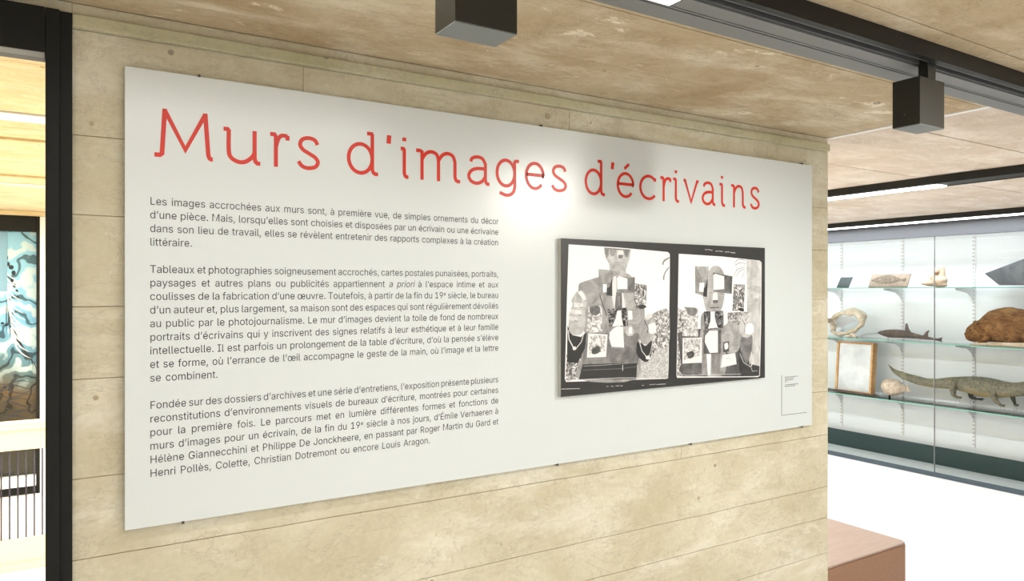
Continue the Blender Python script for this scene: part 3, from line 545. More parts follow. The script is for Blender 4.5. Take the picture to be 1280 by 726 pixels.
for ch, a, b in TT:
    mb = MB()
    for si, st in enumerate(GLY[ch]):
        wd = SW*(1.25 if ch == "'" else 1.0)
        dot = ch == 'i' and si == 1
        if dot: wd = SW*1.15
        hw = SW/2
        pts = [(a+hw+px*(b-a-SW), TB+pz*XH) for px, pz in st]
        ribbon(mb, pts, wd, PY-.0006-si*.0001)
    mb.build('letter', M['red'], panel, recalc=False)

# ------------------------------------------------------------------ framed double photograph on the panel
photo = empty('mounted_photograph', (2.108, 2.155, 1.513), 'black-bordered print of two black and white portraits, mounted on the white panel', 'photograph')
FYP = 2.155
box('backing_board', 1.5477, 2.669, FYP, PY-.001, 1.5135, 2.094, mat('board_edge', (.72, .72, .68), .5), photo)
GREY = {}
def gm(g):
    k = ('g', round(g, 2))
    if k not in GREY:
        m = mat('print_grey_%02d' % round(g*100), (g, g, g), .4)
        if .28 < g < .9:
            n = NT(m); lo, hi = max(g-.13, 0), min(g+.11, 1)
            c = n.ramp(n.noise(14, 5, .65, dist=.8), [(.32, (lo,)*3), (.68, (hi,)*3)]); n.link(c, n.b.inputs['Base Color'])
        GREY[k] = m
    return GREY[k]
def nm(kind):
    k = ('n', kind)
    if k not in GREY:
        lo, hi, sc, thr = {'floral': (.15, .95, 70, .5), 'floral_light': (.45, .93, 85, .46), 'floral_dark': (.08, .85, 75, .56), 'foliage': (.25, .93, 90, .48), 'grass': (.62, .88, 120, .5)}[kind]
        m = mat('print_'+kind, (.5, .5, .5), .4); n = NT(m)
        f = n.noise(sc*.45, 3, .7, dist=2.5); c = n.ramp(f, [(thr-.14, (lo, lo, lo)), (thr, ((lo+hi)/2,)*3), (thr+.12, (hi, hi, hi))]); n.link(c, n.b.inputs['Base Color'])
        GREY[k] = m
    return GREY[k]
def zp(p):   # position on the print's face, read off an enlargement of the photograph
    return at(680+p[0]/3.155, 280+p[1]/3.155, 'Y', FYP)
LAY = [0]
class Print:
    def __init__(s): s.mb = MB(); s.ms = []
    def mi(s, m):
        if m not in s.ms: s.ms.append(m)
        return s.ms.index(m)
    def poly(s, pts, g):
        LAY[0] += 1; y = FYP-.0003-LAY[0]*.00002
        m = s.mi(nm(g) if isinstance(g, str) else gm(g))
        P = [zp(p) for p in pts]; s.mb.face([(p.x, y, p.z) for p in P], m); return s
    def soft(s, pts, g): return s.poly(cr(list(pts)+[pts[0]], 4)[:-1], g)
    def line(s, pts, g, wpx=2):
        LAY[0] += 1; y = FYP-.0003-LAY[0]*.00002; m = s.mi(gm(g)); P = [zp(p) for p in pts]
        h = wpx*.00048
        for a, b in zip(P, P[1:]):
            d = (b-a).normalized(); q = Vector((-d.z, 0, d.x))*h
            s.mb.face([(v.x, y, v.z) for v in (a+q, a-q, b-q, b+q)], m)
        return s
    def build(s, name): return s.mb.build(name, s.ms, photo, recalc=False)
box('black_border', 1.5478, 2.6689, FYP-.0002, FYP-.00005, 1.5136, 2.0939, gm(.19), photo)
p = Print()
p.poly([(97, 80), (300, 93), (488, 110), (496, 118), (496, 180), (491, 560), (489, 606), (482, 610), (86, 622), (82, 610), (90, 300)], .97)
p.poly([(365, 500), (420, 480), (490, 470), (489, 608), (365, 611)], 'grass')
p.soft([(420, 360), (455, 340), (492, 345), (491, 480), (450, 492), (425, 500)], 'foliage')
p.poly([(88, 515), (155, 505), (140, 612), (85, 620)], 'floral')
p.soft([(465, 158), (472, 142), (493, 130), (493, 136), (475, 148), (470, 162)], .5).soft([(468, 215), (475, 190), (492, 168), (492, 175), (478, 195), (473, 222)], .55)
p.soft([(135, 270), (137, 240), (150, 229), (215, 208), (250, 190), (330, 195), (362, 240), (395, 325), (392, 420), (372, 480), (365, 611), (137, 612), (150, 520), (160, 430), (140, 400)], .62)
p.poly([(160, 430), (378, 430), (372, 555), (150, 555)], .47)
p.poly([(152, 553), (367, 546), (364, 611), (137, 613)], .20)
p.line([(155, 560), (235, 556), (365, 546)], .62, 2).line([(152, 576), (300, 570), (364, 562)], .45, 2).line([(310, 555), (310, 578)], .9, 3)
p.poly([(237, 92), (342, 99), (338, 135), (322, 182), (326, 212), (290, 222), (262, 215), (256, 155), (242, 132)], .73)
p.poly([(237, 92), (255, 94), (254, 125), (246, 136), (239, 118)], .52).poly([(258, 98), (286, 100), (276, 126), (264, 128)], .58).poly([(312, 102), (336, 104), (330, 130), (320, 128)], .54)
p.line([(252, 96), (340, 104)], .4, 3).soft([(291, 104), (311, 105), (312, 125), (303, 138), (292, 132), (287, 122)], .90).soft([(292, 122), (311, 122), (308, 133), (301, 137), (293, 132)], .50)
p.line([(280, 150), (318, 152)], .6, 2).poly([(252, 190), (300, 182), (300, 196), (262, 215)], .66)
p.poly([(262, 262), (275, 205), (330, 210), (338, 272), (322, 338), (278, 338)], .90)
p.poly([(284, 268), (306, 266), (308, 335), (278, 335)], .42).poly([(290, 285), (300, 285), (300, 320), (292, 320)], .55)
p.line([(215, 250), (222, 290), (247, 362)], .28, 4).line([(352, 275), (345, 335)], .4, 3).poly([(312, 272), (355, 272), (352, 335), (322, 335)], .70)
p.poly([(215, 178), (268, 183), (268, 283), (216, 280)], .58).poly([(217, 180), (266, 186), (262, 228), (232, 240)], .68).poly([(232, 238), (247, 236), (247, 268), (232, 270)], .97).poly([(247, 252), (258, 248), (268, 214), (269, 284), (246, 280)], .22)
p.poly([(285, 206), (358, 209), (357, 273), (286, 271)], .55).poly([(330, 212), (357, 212), (356, 270), (332, 262)], .42).poly([(287, 212), (296, 205), (328, 215), (328, 256), (288, 257)], .95)
p.poly([(358, 234), (405, 240), (402, 330), (357, 332)], 'floral').soft([(376, 322), (392, 318), (402, 328), (385, 334), (374, 332)], .2)
p.poly([(175, 325), (228, 320), (229, 425), (167, 429)], 'floral_light').soft([(180, 325), (215, 323), (220, 350), (195, 360), (180, 345)], .45)
p.poly([(250, 335), (324, 329), (331, 402), (256, 407)], 'floral_dark').poly([(288, 342), (304, 340), (305, 370), (312, 400), (268, 404), (282, 372)], .93)
p.poly([(330, 340), (347, 342), (348, 376), (332, 378)], .95)
p.poly([(256, 405), (312, 403), (316, 490), (264, 492)], .55).poly([(258, 428), (272, 412), (285, 404), (311, 404), (315, 486), (266, 484), (256, 450)], .94)
p.soft([(322, 405), (342, 398), (354, 418), (350, 438), (330, 440), (320, 425)], .72).soft([(334, 408), (345, 406), (346, 430), (334, 430)], .93)
p.poly([(174, 431), (250, 435), (244, 524), (168, 526)], .93).poly([(180, 438), (244, 440), (240, 500), (175, 515)], 'floral_light').soft([(190, 490), (215, 480), (222, 500), (205, 512), (188, 510)], .3)
p.poly([(92, 400), (112, 438), (145, 445), (168, 425), (160, 490), (132, 548), (90, 545)], .17)
p.soft([(96, 400), (100, 345), (113, 318), (108, 300), (128, 268), (146, 262), (166, 280), (168, 308), (162, 345), (163, 390), (150, 430), (120, 438), (100, 425)], .74)
p.line([(112, 318), (150, 330)], .45, 3).line([(103, 345), (145, 362)], .42, 3).line([(100, 372), (130, 385)], .45, 3).line([(140, 280), (165, 305)], .5, 3)
p.soft([(132, 268), (148, 264), (163, 290), (156, 300)], .92).soft([(116, 310), (148, 312), (150, 326), (120, 326)], .88).soft([(103, 335), (142, 342), (142, 356), (104, 352)], .88).soft([(100, 362), (130, 370), (128, 380), (100, 378)], .84)
p.line([(94, 418), (98, 455), (118, 492)], .85, 5).line([(155, 435), (146, 465), (124, 492)], .78, 4).soft([(112, 486), (122, 482), (126, 494), (114, 496)], .9)
p.soft([(383, 470), (372, 430), (378, 395), (395, 365), (418, 355), (436, 375), (440, 410), (432, 450), (415, 475)], .66)
p.soft([(410, 398), (432, 388), (441, 404), (436, 428), (415, 430)], .93).line([(395, 380), (410, 412), (405, 430)], .3, 4).line([(428, 365), (405, 395)], .4, 3).soft([(396, 360), (420, 352), (425, 366), (402, 378)], .85)
p.soft([(365, 465), (385, 470), (400, 480), (425, 460), (422, 515), (405, 543), (380, 532), (365, 508)], .18)
p.line([(372, 452), (385, 500), (407, 528)], .85, 4).line([(428, 460), (420, 505), (408, 528)], .8, 4).soft([(400, 522), (414, 518), (416, 532), (402, 532)], .92)
p.line([(84, 616), (300, 606), (488, 607)], .9, 2).build('left_portrait_print')
p = Print()
p.poly([(530, 117), (700, 128), (850, 144), (857, 152), (855, 400), (850, 598), (842, 603), (524, 606), (521, 598), (527, 300)], .97)
p.poly([(797, 139), (850, 145), (856, 155), (849, 598), (806, 560), (800, 400)], .80).poly([(815, 142), (840, 145), (838, 560), (816, 540)], .76)
for q in ([(750, 155), (765, 140), (794, 143)], [(752, 162), (775, 152), (794, 158)], [(750, 205), (760, 180), (792, 170)], [(756, 210), (768, 188), (792, 176)], [(778, 215), (790, 185)]): p.line(cr(q, 5), .62, 3)
p.poly([(700, 350), (800, 345), (806, 470), (700, 470)], 'foliage').poly([(527, 330), (556, 345), (550, 600), (523, 598)], 'foliage')
p.poly([(545, 600), (525, 430), (552, 420), (640, 410), (700, 405), (735, 420), (790, 460), (820, 600)], .30)
p.soft([(545, 540), (640, 530), (700, 520), (770, 530), (775, 585), (548, 590)], .35)
p.soft([(605, 590), (615, 430), (625, 350), (700, 350), (706, 430), (712, 590)], .62)
p.soft([(648, 185), (665, 166), (690, 168), (708, 195), (714, 240), (708, 300), (695, 340), (665, 350), (640, 342), (628, 300), (622, 250)], .70)
p.poly([(594, 166), (648, 168), (640, 287), (595, 272)], .58).poly([(600, 168), (646, 170), (640, 215), (625, 228)], .68).poly([(612, 232), (631, 230), (629, 268), (610, 266)], .97).poly([(629, 250), (634, 250), (645, 212), (641, 288), (626, 284)], .2)
p.poly([(664, 190), (742, 206), (739, 276), (668, 266)], .45).poly([(710, 205), (740, 208), (738, 272), (712, 262)], .33).poly([(666, 200), (676, 196), (709, 206), (709, 256), (667, 260)], .94)
p.soft([(666, 272), (680, 270), (684, 298), (676, 308), (664, 302)], .92).soft([(664, 300), (684, 300), (680, 311), (667, 310)], .42).line([(652, 330), (690, 328)], .35, 4).line([(648, 270), (662, 272)], .5, 3).line([(690, 274), (706, 276)], .5, 3)
p.poly([(747, 236), (791, 239), (786, 345), (741, 341)], 'floral').soft([(762, 338), (770, 330), (786, 334), (784, 345)], .15)
p.poly([(552, 326), (607, 331), (605, 444), (544, 441)], 'floral_light').soft([(556, 328), (600, 332), (595, 360), (570, 358)], .5)
p.poly([(629, 345), (705, 341), (706, 410), (632, 418)], 'floral_dark').poly([(655, 345), (672, 344), (672, 375), (684, 408), (645, 412), (655, 380)], .94).poly([(706, 344), (723, 346), (722, 400), (708, 396)], .93)
p.poly([(627, 418), (697, 416), (695, 512), (628, 511)], .36).poly([(634, 440), (650, 420), (684, 419), (684, 506), (652, 508), (632, 465)], .94)
p.poly([(545, 449), (621, 447), (621, 546), (544, 550)], .92).poly([(550, 452), (616, 452), (612, 518), (550, 536)], 'floral_light').soft([(560, 508), (585, 500), (590, 520), (570, 530)], .3)
p.poly([(548, 551), (620, 547), (622, 590), (545, 588)], .40)
p.soft([(703, 470), (700, 420), (720, 392), (745, 388), (768, 405), (775, 450), (762, 500), (722, 508)], .64)
p.poly([(705, 465), (728, 461), (728, 502), (704, 506)], .30).soft([(709, 472), (722, 468), (724, 488), (712, 494)], .92)
p.poly([(702, 516), (752, 508), (758, 552), (695, 566)], .93).line([(715, 530), (730, 526), (735, 540)], .7, 3)
p.poly([(639, 512), (657, 512), (655, 598), (644, 598)], .95).poly([(660, 512), (694, 512), (690, 590), (662, 592)], .50)
p.poly([(768, 530), (800, 548), (848, 560), (846, 598), (770, 602)], .22)
p.soft([(775, 445), (818, 438), (816, 500), (800, 546), (785, 530), (773, 490)], .50)
p.soft([(772, 375), (788, 350), (806, 362), (824, 400), (822, 430), (800, 448), (778, 440), (768, 410)], .76)
p.soft([(790, 400), (815, 390), (825, 408), (818, 432), (794, 432)], .95).line([(780, 375), (792, 400), (788, 425)], .35, 4).line([(808, 362), (790, 382)], .45, 3)
p.line([(770, 510), (785, 545), (812, 562)], .72, 5).line([(815, 505), (822, 540), (815, 562)], .9, 5).line([(806, 545), (820, 580), (840, 578)], .7, 3)
p.line([(523, 590), (560, 596), (775, 591)], .72, 3).line([(523, 603), (845, 600)], .88, 2).line([(852, 160), (848, 600)], .85, 1.5).build('right_portrait_print')
p = Print()
for a, b in (((633, 101), (641, 101)), ((643, 100), (662, 104)), ((675, 107), (684, 107)), ((687, 106), (703, 109)), ((711, 110), (730, 110)), ((732, 112), (752, 114)), ((414, 633), (438, 631)), ((441, 632), (478, 630)), ((66, 650), (140, 648)), ((245, 640), (252, 640)), ((262, 639), (272, 639)), ((280, 638), (296, 637)), ((300, 637), (308, 637)), ((385, 636), (392, 635))):
    p.line([a, b], .82, 3 if a[1] < 200 else 2)
p.build('film_edge_marks')['kind'] = 'stuff'

# ------------------------------------------------------------------ bench
bx1, by0, bz = 4.162, 2.35, .452
bench = empty('bench', (3.9, 3.4, 0), 'low brown bench block with rounded corners behind the end of the concrete wall', 'bench')
bm_top = mat('lit_brown_bench_top', (.65, .56, .505), .4); n = NT(bm_top)  # paler than the sides: light falling on the top put into the colour
c = n.mix(n.ramp(n.noise(6, 4, .6, n.mapping((1, 9, 1))), [(.4, 0.), (.65, .6)]), (.65, .56, .505), (.61, .51, .45)); n.link(c, n.b.inputs['Base Color'])
bm_side = mat('brown_bench_side', (.60, .45, .34), .55); n = NT(bm_side)
c = n.mix(n.ramp(n.noise(40, 4, .7), [(.4, 0.), (.65, .5)]), (.60, .45, .34), (.54, .40, .29)); n.link(c, n.b.inputs['Base Color'])
def rounded(x0, x1, y0, y1, z0, z1, r, m, name, par, bev):
    ring = []
    for cx, cy, a0 in ((x1-r, y1-r, 0), (x0+r, y1-r, 90), (x0+r, y0+r, 180), (x1-r, y0+r, 270)):
        for k in range(6): a = math.radians(a0+90*k/5); ring.append((cx+r*math.cos(a), cy+r*math.sin(a)))
    return MB().loft([[(a, b, z0) for a, b in ring], [(a, b, z1) for a, b in ring]]).build(name, m, par, bev)
rounded(3.35, bx1, by0, 4.6, .0, bz-.013, .045, bm_side, 'body', bench, .004)
rounded(3.352, bx1-.002, by0+.002, 4.598, bz-.0128, bz, .045, bm_top, 'seat_top', bench, .011)

# ------------------------------------------------------------------ display case
GX = 7.6
case = empty('display_case', (7.9, 3.2, 0), 'long white glazed museum display case with dark green base along the right gallery wall', 'display case')
Y0, Y1 = -2.0, 8.27
zg0 = at(1034.7, 534, 'X', 8.10).z
box('back_panel', 8.10, 8.135, Y0, Y1, .02, 2.60, M['casew'], case)
ztop = at(1034, 304, 'X', GX-.02).z; zbot = at(1150, 592, 'X', GX).z
box('fascia', GX-.03, GX+.03, Y0, Y1, ztop, 2.628, mat('fascia_grey', (.27, .28, .30), .5), case, .002)
box('case_roof', GX+.031, 8.099, Y0, Y1, 2.575, 2.60, M['casew'], case)
box('added_case_lamp', GX+.11, GX+.17, Y0+.3, Y1-.3, 2.552, 2.574, mat('added_lamp_tube', (1, 1, 1), .5, emit=2.2, ecol=(.97, .99, 1)), case)  # added glowing strip, hidden under the roof to brighten the case
# floor tray, green upstand, dark sill
xs_g = 7.98
g0 = at(1034.7, 547.8, 'X', xs_g).z; g1 = at(1034.7, 534, 'X', xs_g).z
zt = .052+at(1150, 592, 'X', GX).z*0
b0 = at(1034.7, 562.7, 'X', GX).z; b1 = at(1034.7, 569, 'X', GX).z
box('sill', GX-.02, GX+.02, Y0, Y1, .001, max(b0, .03), mat('sill_slate_grey', (.24, .30, .34), .5), case, .002)
box('tray', GX+.021, 8.099, Y0, Y1, .001, max(b0, .03)-.004, M['casew'], case)
gz0 = max(b0, .03)-.003
g_low = at(1034.7, 547.8, 'X', xs_g).z
box('green_base_panel', xs_g, xs_g+.02, Y0, Y1, gz0, g1, M['green'], case, .002)
for k in range(6):
    y0 = 4.025-1.525*4+1.525*k*1.0
    a, b = y0, y0+1.525
    if a > Y1: break
    MB().box(GX-.004, GX+.004, max(a, Y0)+.002, min(b, Y1)-.002, max(b0, .03)+.001, ztop-.001).build('glass_pane', M['glass'], case)
    if a > Y0: box('joint_seal', GX-.005, GX+.005, a-.004, a+.004, max(b0, .03)+.001, ztop-.001, M['grey'], case)
SH = [at(1034.7, 361, 'X', 7.66).z, at(1034.7, 421.7, 'X', 7.66).z, at(1034.7, 490.8, 'X', 7.66).z]
SH = [(at(1034.7, a, 'X', 7.66).z+at(1280, b, 'X', 7.66).z)/2 for a, b in ((361, 357), (421.7, 435), (490.8, 520.5))]
std_y = [5.398+.757*k for k in (3, 2, 1, 0, -1, -2, -3, -4, -5, -6)]
std_y = [y for y in std_y if Y0+.1 < y < Y1-.05]
slot = mat('standard_slot', (.66, .68, .70), .7)
for y in std_y:
    s = box('wall_standard', 8.088, 8.0995, y-.014, y+.014, g1+.03, 2.56, M['white'], case, .001)
    mb = MB(); z = g1+.06
    while z < 2.53:
        for dy in (-.006, .006): mb.box(8.0865, 8.0878, y+dy-.0032, y+dy+.0032, z, z+.022)
        z += .04
    so_ = mb.build('slots', slot, s); so_['kind'] = 'stuff'
shelf_words = ['top', 'middle', 'bottom']
for i, z in enumerate(SH):
    sh = empty('glass_shelf', (7.86, 3.2, z-.008), 'long %s green-edged glass shelf in the display case' % shelf_words[i], 'shelf', 'glass shelves in the display case')
    box('glass_plate', 7.6625, 8.075, Y0+.05, Y1-.02, z-.008, z, M['shelf'], sh)
    box('polished_edge', 7.66, 7.6624, Y0+.05, Y1-.02, z-.009, z+.0005, M['glassedge'], sh)
    for y in std_y:
        MB().loft([[(8.086, y-.004, z-.009), (7.72, y-.004, z-.009), (7.72, y-.004, z-.024), (7.95, y-.004, z-.055), (8.03, y-.004, z-.10), (8.086, y-.004, z-.17)],
                   [(8.086, y+.004, z-.009), (7.72, y+.004, z-.009), (7.72, y+.004, z-.024), (7.95, y+.004, z-.055), (8.03, y+.004, z-.10), (8.086, y+.004, z-.17)]]).build('bracket', M['white'], sh)

# ------------------------------------------------------------------ specimens
def skin(name, base, dark, light=None, scale=40, bump=.4, rough=.7, stretch=(1, 1, 1)):
    m = mat(name, base, rough); n = NT(m)
    f = n.noise(scale, 5, .65, n.mapping(stretch)); c = n.mix(n.ramp(f, [(.42, 0.), (.62, 1.)]), base, dark)
    if light: c = n.mix(n.ramp(n.noise(scale*.35, 4, .6), [(.5, 0.), (.65, .7)]), c, light)
    n.link(c, n.b.inputs['Base Color']); n.link(n.bump(f, bump, .006), n.b.inputs['Normal']); return m
def body(stations, X, k=20, depth=.9, xs=None):
    rings = []
    for i, (u, a, b) in enumerate(stations):
        x = xs[i] if xs else X
        t, q = at(u, a, 'X', x), at(u, b, 'X', x); cz = (t.z+q.z)/2; r = (t.z-q.z)/2; cy = t.y
        rings.append([(x+r*depth*math.cos(2*math.pi*j/k), cy, cz+r*math.sin(2*math.pi*j/k)) for j in range(k)])
    return rings
def interp(st, n):
    out = []
    for i in range(len(st)-1):
        P = [st[max(i-1, 0)], st[i], st[i+1], st[min(i+2, len(st)-1)]]
        for k in range(n):
            t = k/n
            out.append(tuple(.5*(2*P[1][j]+(P[2][j]-P[0][j])*t+(2*P[0][j]-5*P[1][j]+4*P[2][j]-P[3][j])*t*t+(3*P[1][j]-P[0][j]-3*P[2][j]+P[3][j])*t**3) for j in range(3)))
    return out+[st[-1]]
def limb(mb, pts, rad, X=7.85, k=10):
    P = [at(u, v, 'X', x) for u, v, x in pts]; Q = []; R_ = []
    for i in range(len(P)-1):
        for t in (0, .33, .66): Q.append(P[i].lerp(P[i+1], t)); R_.append(rad[i]+(rad[i+1]-rad[i])*t)
    Q.append(P[-1]); R_.append(rad[-1]); return mb.tube(Q, R_, k)
# crocodile
XC = 7.84
croc = empty('crocodile_specimen', (XC, 3.8, SH[2]), 'stuffed grey-green crocodile walking on wire stands, bottom shelf of the case', 'crocodile')
cs = interp([(1110.5, 455, 456.2), (1117, 461, 466), (1126, 464.3, 472), (1136, 467.3, 476.6), (1147, 470, 480.5), (1158, 473, 483), (1170, 473.6, 484.8), (1185, 471.9, 486), (1195, 471, 487.2), (1210, 470.4, 491), (1225, 470.8, 495.5), (1238, 472.4, 496.7), (1252, 475.6, 497), (1262, 477.6, 496), (1272, 478, 495.4), (1282, 476.6, 494.5), (1292, 478, 493), (1302, 481.5, 493), (1325, 486, 493.5), (1340, 487, 492.5)], 3)
m_croc = skin('crocodile_hide', (.50, .49, .42), (.36, .35, .28), (.60, .56, .44), 55, .7, .65)
nn_ = NT(m_croc); sx_ = nn_.t.nodes.new('ShaderNodeSeparateXYZ'); nn_.link(nn_.co.outputs['Object'], sx_.inputs[0])
wv_ = nn_.t.nodes.new('ShaderNodeTexWave'); wv_.bands_direction = 'Y'; wv_.inputs['Scale'].default_value = 14; wv_.inputs['Distortion'].default_value = 1.5; nn_.link(nn_.co.outputs['Object'], wv_.inputs['Vector'])
strip_ = nn_.mix(nn_.ramp(wv_.outputs['Fac'], [(.35, 0.), (.65, .7)]), (.66, .57, .38), (.42, .36, .24))
old_ = nn_.b.inputs['Base Color'].links[0].from_socket
nn_.link(nn_.mix(nn_.ramp(sx_.outputs[2], [(.155, 1.), (.20, 0.)]), old_, strip_), nn_.b.inputs['Base Color'])
m_leg = skin('crocodile_leg_hide', (.50, .48, .40), (.36, .34, .27), None, 55, .7, .65)
m_belly = skin('crocodile_belly', (.62, .52, .34), (.50, .40, .24), None, 60, .6)
mb = MB(); mb.loft(body(cs, XC, 20, .95)); mb.build('hide', m_croc, croc, smooth=True)
mb = MB()   # crest of scutes
for i, (u, a, b) in enumerate(cs[2:46]):
    t = at(u, a, 'X', XC); h = .011 if i < 22 else .006
    for dx in ((0,) if i < 16 else (-.02, .02)):
        z = t.z-(.0 if dx == 0 else .004)
        mb.v += [(XC+dx-.006, t.y+.012, z-.006), (XC+dx+.006, t.y+.012, z-.006), (XC+dx+.005, t.y-.012, z-.006), (XC+dx-.005, t.y-.012, z-.006), (XC+dx, t.y+.004, z+h)]
        n0 = len(mb.v)-5
        for q in ((0, 1, 4), (1, 2, 4), (2, 3, 4), (3, 0, 4), (3, 2, 1, 0)): mb.f.append(tuple(n0+k for k in q)); mb.m.append(0)
o = mb.build('back_scutes', m_croc, croc); o['kind'] = 'stuff'
def foot_(mb, end, X, L=6):
    u, v = end
    for dv, du in ((-.6, L), (.7, L*.95), (2.0, L*.75)): limb(mb, [(u-1, v, X), (u+du*.5, v+dv*.4, X-.01*dv), (u+du, v+dv, X-.012*dv)], [.009, .007, .002])
mb = MB(); limb(mb, [(1194, 477, 7.80), (1191, 486, 7.77), (1192, 494, 7.77), (1197, 496.5, 7.77)], [.050, .036, .022, .013]); foot_(mb, (1197, 496.5), 7.77); mb.build('hind_leg', m_leg, croc, smooth=True)
mb = MB(); limb(mb, [(1244, 485, 7.80), (1241, 495, 7.77), (1246, 502, 7.77), (1251, 506.5, 7.77)], [.045, .032, .022, .012]); foot_(mb, (1251, 506.5), 7.77); mb.build('front_leg', m_leg, croc, smooth=True)
m_leg_shaded = skin('crocodile_shaded_hide', (.26, .27, .25), (.18, .18, .17), None, 55, .6)  # far legs: shade put into a darker copy of the leg hide
mb = MB(); limb(mb, [(1213, 487, 7.90), (1214, 496, 7.92), (1220, 498.5, 7.93)], [.035, .022, .014]); foot_(mb, (1221, 498.5), 7.93, 10); mb.build('hind_leg', m_leg_shaded, croc, smooth=True)
mb = MB(); limb(mb, [(1264, 488, 7.90), (1266, 497, 7.91), (1269, 505, 7.91)], [.032, .022, .011]); foot_(mb, (1269, 506), 7.91, 5); mb.build('front_leg', m_leg_shaded, croc, smooth=True)
mb = MB(); limb(mb, [(1306, 492.5, 7.84), (1325, 494.5, 7.84), (1338, 494, 7.84)], [.03, .022, .012]); mb.build('lower_jaw', m_belly, croc, smooth=True)
MB().ell(at(1286, 482, 'X', 7.775), (.008, .008, .008)).build('eye', M['frameblack'], croc, smooth=True)
m_wire = mat('pale_wire', (.70, .70, .70), .4, .5)
for (u, v, x) in ((1197, 499, 7.77), (1215, 499.5, 7.93), (1253, 508, 7.77), (1269, 508.5, 7.91)):
    pt = at(u, v, 'X', x); r = (pt.z-SH[2])/2
    if r > .004:
        MB().tube([(x, pt.y+r*.5*math.sin(a), SH[2]+.003+r+r*.96*math.cos(a)) for a in [k*math.pi/8 for k in range(17)]], .0022, 6).build('wire_stand', m_wire, croc, smooth=True)

# beaver
XB = 7.84
bev = empty('beaver_specimen', (XB, 3.3, SH[1]), 'stuffed brown furry beaver on a pale branch, middle shelf of the case', 'beaver')
m_fur = skin('brown_fur', (.55, .39, .23), (.40, .26, .15), (.66, .50, .31), 34, .9, .9, (1, .5, 1.4))
bs = interp([(1206.5, 416, 420), (1208.5, 411, 424), (1212, 406.5, 426), (1217, 403, 427.3), (1222, 400.5, 427.5), (1227, 397, 427), (1234, 391, 427), (1243, 386.5, 427.5), (1256, 384, 428), (1270, 384.8, 428), (1281, 387, 428.5), (1294, 392, 428.5), (1304, 399, 428.5), (1310, 409, 427.5)], 3)
mb = MB(); rg = body(bs, XB, 28, .62)
for ring in rg:
    for j, pnt in enumerate(ring):
        v = Vector(pnt); d = noise.noise(v*22)*.006+noise.noise(v*60)*.003
        ring[j] = (v.x+(v.x-XB)*d*12, v.y, v.z+(1 if j < 14 else -.2)*d)
mb.loft(rg); mb.build('fur_body', m_fur, bev, smooth=True)
mb = MB(); limb(mb, [(1306, 420, XB), (1322, 425, XB), (1342, 428, XB)], [.05, .055, .03]); mb.build('tail', M['boxm'], bev, smooth=True)
for u, v, x in ((1220, 404.5, 7.74), (1219, 402.5, 7.92)): MB().ell(at(u, v, 'X', x), (.012, .018, .018)).build('ear', m_fur, bev, smooth=True)
MB().ell(at(1212.5, 412.5, 'X', 7.765), (.006, .007, .007)).build('eye', M['frameblack'], bev, smooth=True)
MB().ell(at(1207.2, 417.5, 'X', 7.80), (.02, .014, .014)).build('nose', m_fur, bev, smooth=True)
mb = MB(); limb(mb, [(1232, 416, 7.79), (1235, 422, 7.775), (1228, 427, 7.765), (1223, 428, 7.765)], [.05, .035, .024, .016]); mb.build('front_leg', m_fur, bev, smooth=True)
mb = MB(); limb(mb, [(1276, 412, 7.80), (1272, 421, 7.80), (1262, 428, 7.775), (1255, 428.5, 7.77)], [.08, .055, .03, .02]); mb.build('hind_leg', m_fur, bev, smooth=True)
m_branch = skin('pale_branch', (.87, .79, .70), (.74, .64, .55), (.93, .88, .82), 30, .5, .8, (1, .3, 1))
br = empty('branch', (7.712, 3.3, SH[1]), 'pale peeled branch lying under the brown beaver', 'branch')
r0 = .021
pts = [at(u, 400, 'X', 7.715) for u in (1213, 1222, 1232, 1245, 1262, 1280, 1300, 1318)]
rr = [.006, .013, .017, .022, .023, .026, .024, .018]
MB().tube([(7.712+.004*math.sin(i*1.3), q.y, SH[1]+rr[i]+.0005) for i, q in enumerate(pts)], rr, 10).build('stem', m_branch, br, smooth=True)

# sturgeon-like small shark
XS = 7.84
fish = empty('shark_specimen', (XS, 5.0, SH[1]), 'small dark brown shark with two upright fins, middle shelf of the case', 'fish')
m_sh = skin('shark_skin', (.42, .37, .34), (.29, .26, .25), (.58, .48, .42), 45, .5, .6)
mb = MB(); fs = interp([(1096.5, 415.6, 416.6), (1100, 413.8, 417.8), (1108, 412.2, 421), (1118, 411.5, 422.2), (1127, 412.3, 422.3), (1137, 414.6, 422.6), (1147, 417.5, 423.4), (1157, 420, 424.3), (1167, 422.2, 425), (1171, 423, 425.2)], 3)
mb.loft(body(fs, XS, 16, .9)); mb.build('fish_body', m_sh, fish, smooth=True)
def fin(name, pts, X, th, m, par):
    P = [at(u, v, 'X', X) for u, v in pts]
    return MB().loft([[(p_.x-th, p_.y, p_.z) for p_ in P], [(p_.x+th, p_.y, p_.z) for p_ in P]]).build(name, m, par)
fin('dorsal_fin', [(1131, 413.5), (1132, 404.5), (1134, 404), (1136, 411), (1139, 415)], XS, .004, m_sh, fish)
fin('dorsal_fin', [(1154, 419.5), (1158, 414), (1162, 412.5), (1160, 417), (1160, 421)], XS, .004, m_sh, fish)
fin('tail_fin', [(1167, 423), (1173, 422.8), (1178, 421.5), (1176.5, 424.5), (1178, 427), (1172, 425.8), (1167, 425.2)], XS, .004, m_sh, fish)
P = [at(u, v, 'X', 7.80) for u, v in ((1097, 416.5), (1088, 416.8), (1080, 418), (1075.5, 420.5), (1079, 422.2))]
MB().tube([(q.x, q.y, max(q.z, SH[1]+.004)) for q in P], .0045, 6).build('snout_rod', m_wire, fish, smooth=True)
MB().tube([(XS, at(1110, 420, 'X', XS).y, SH[1]+.0005), (XS, at(1110, 420, 'X', XS).y, at(1110, 420, 'X', XS).z)], .006, 6).build('support', m_wire, fish)
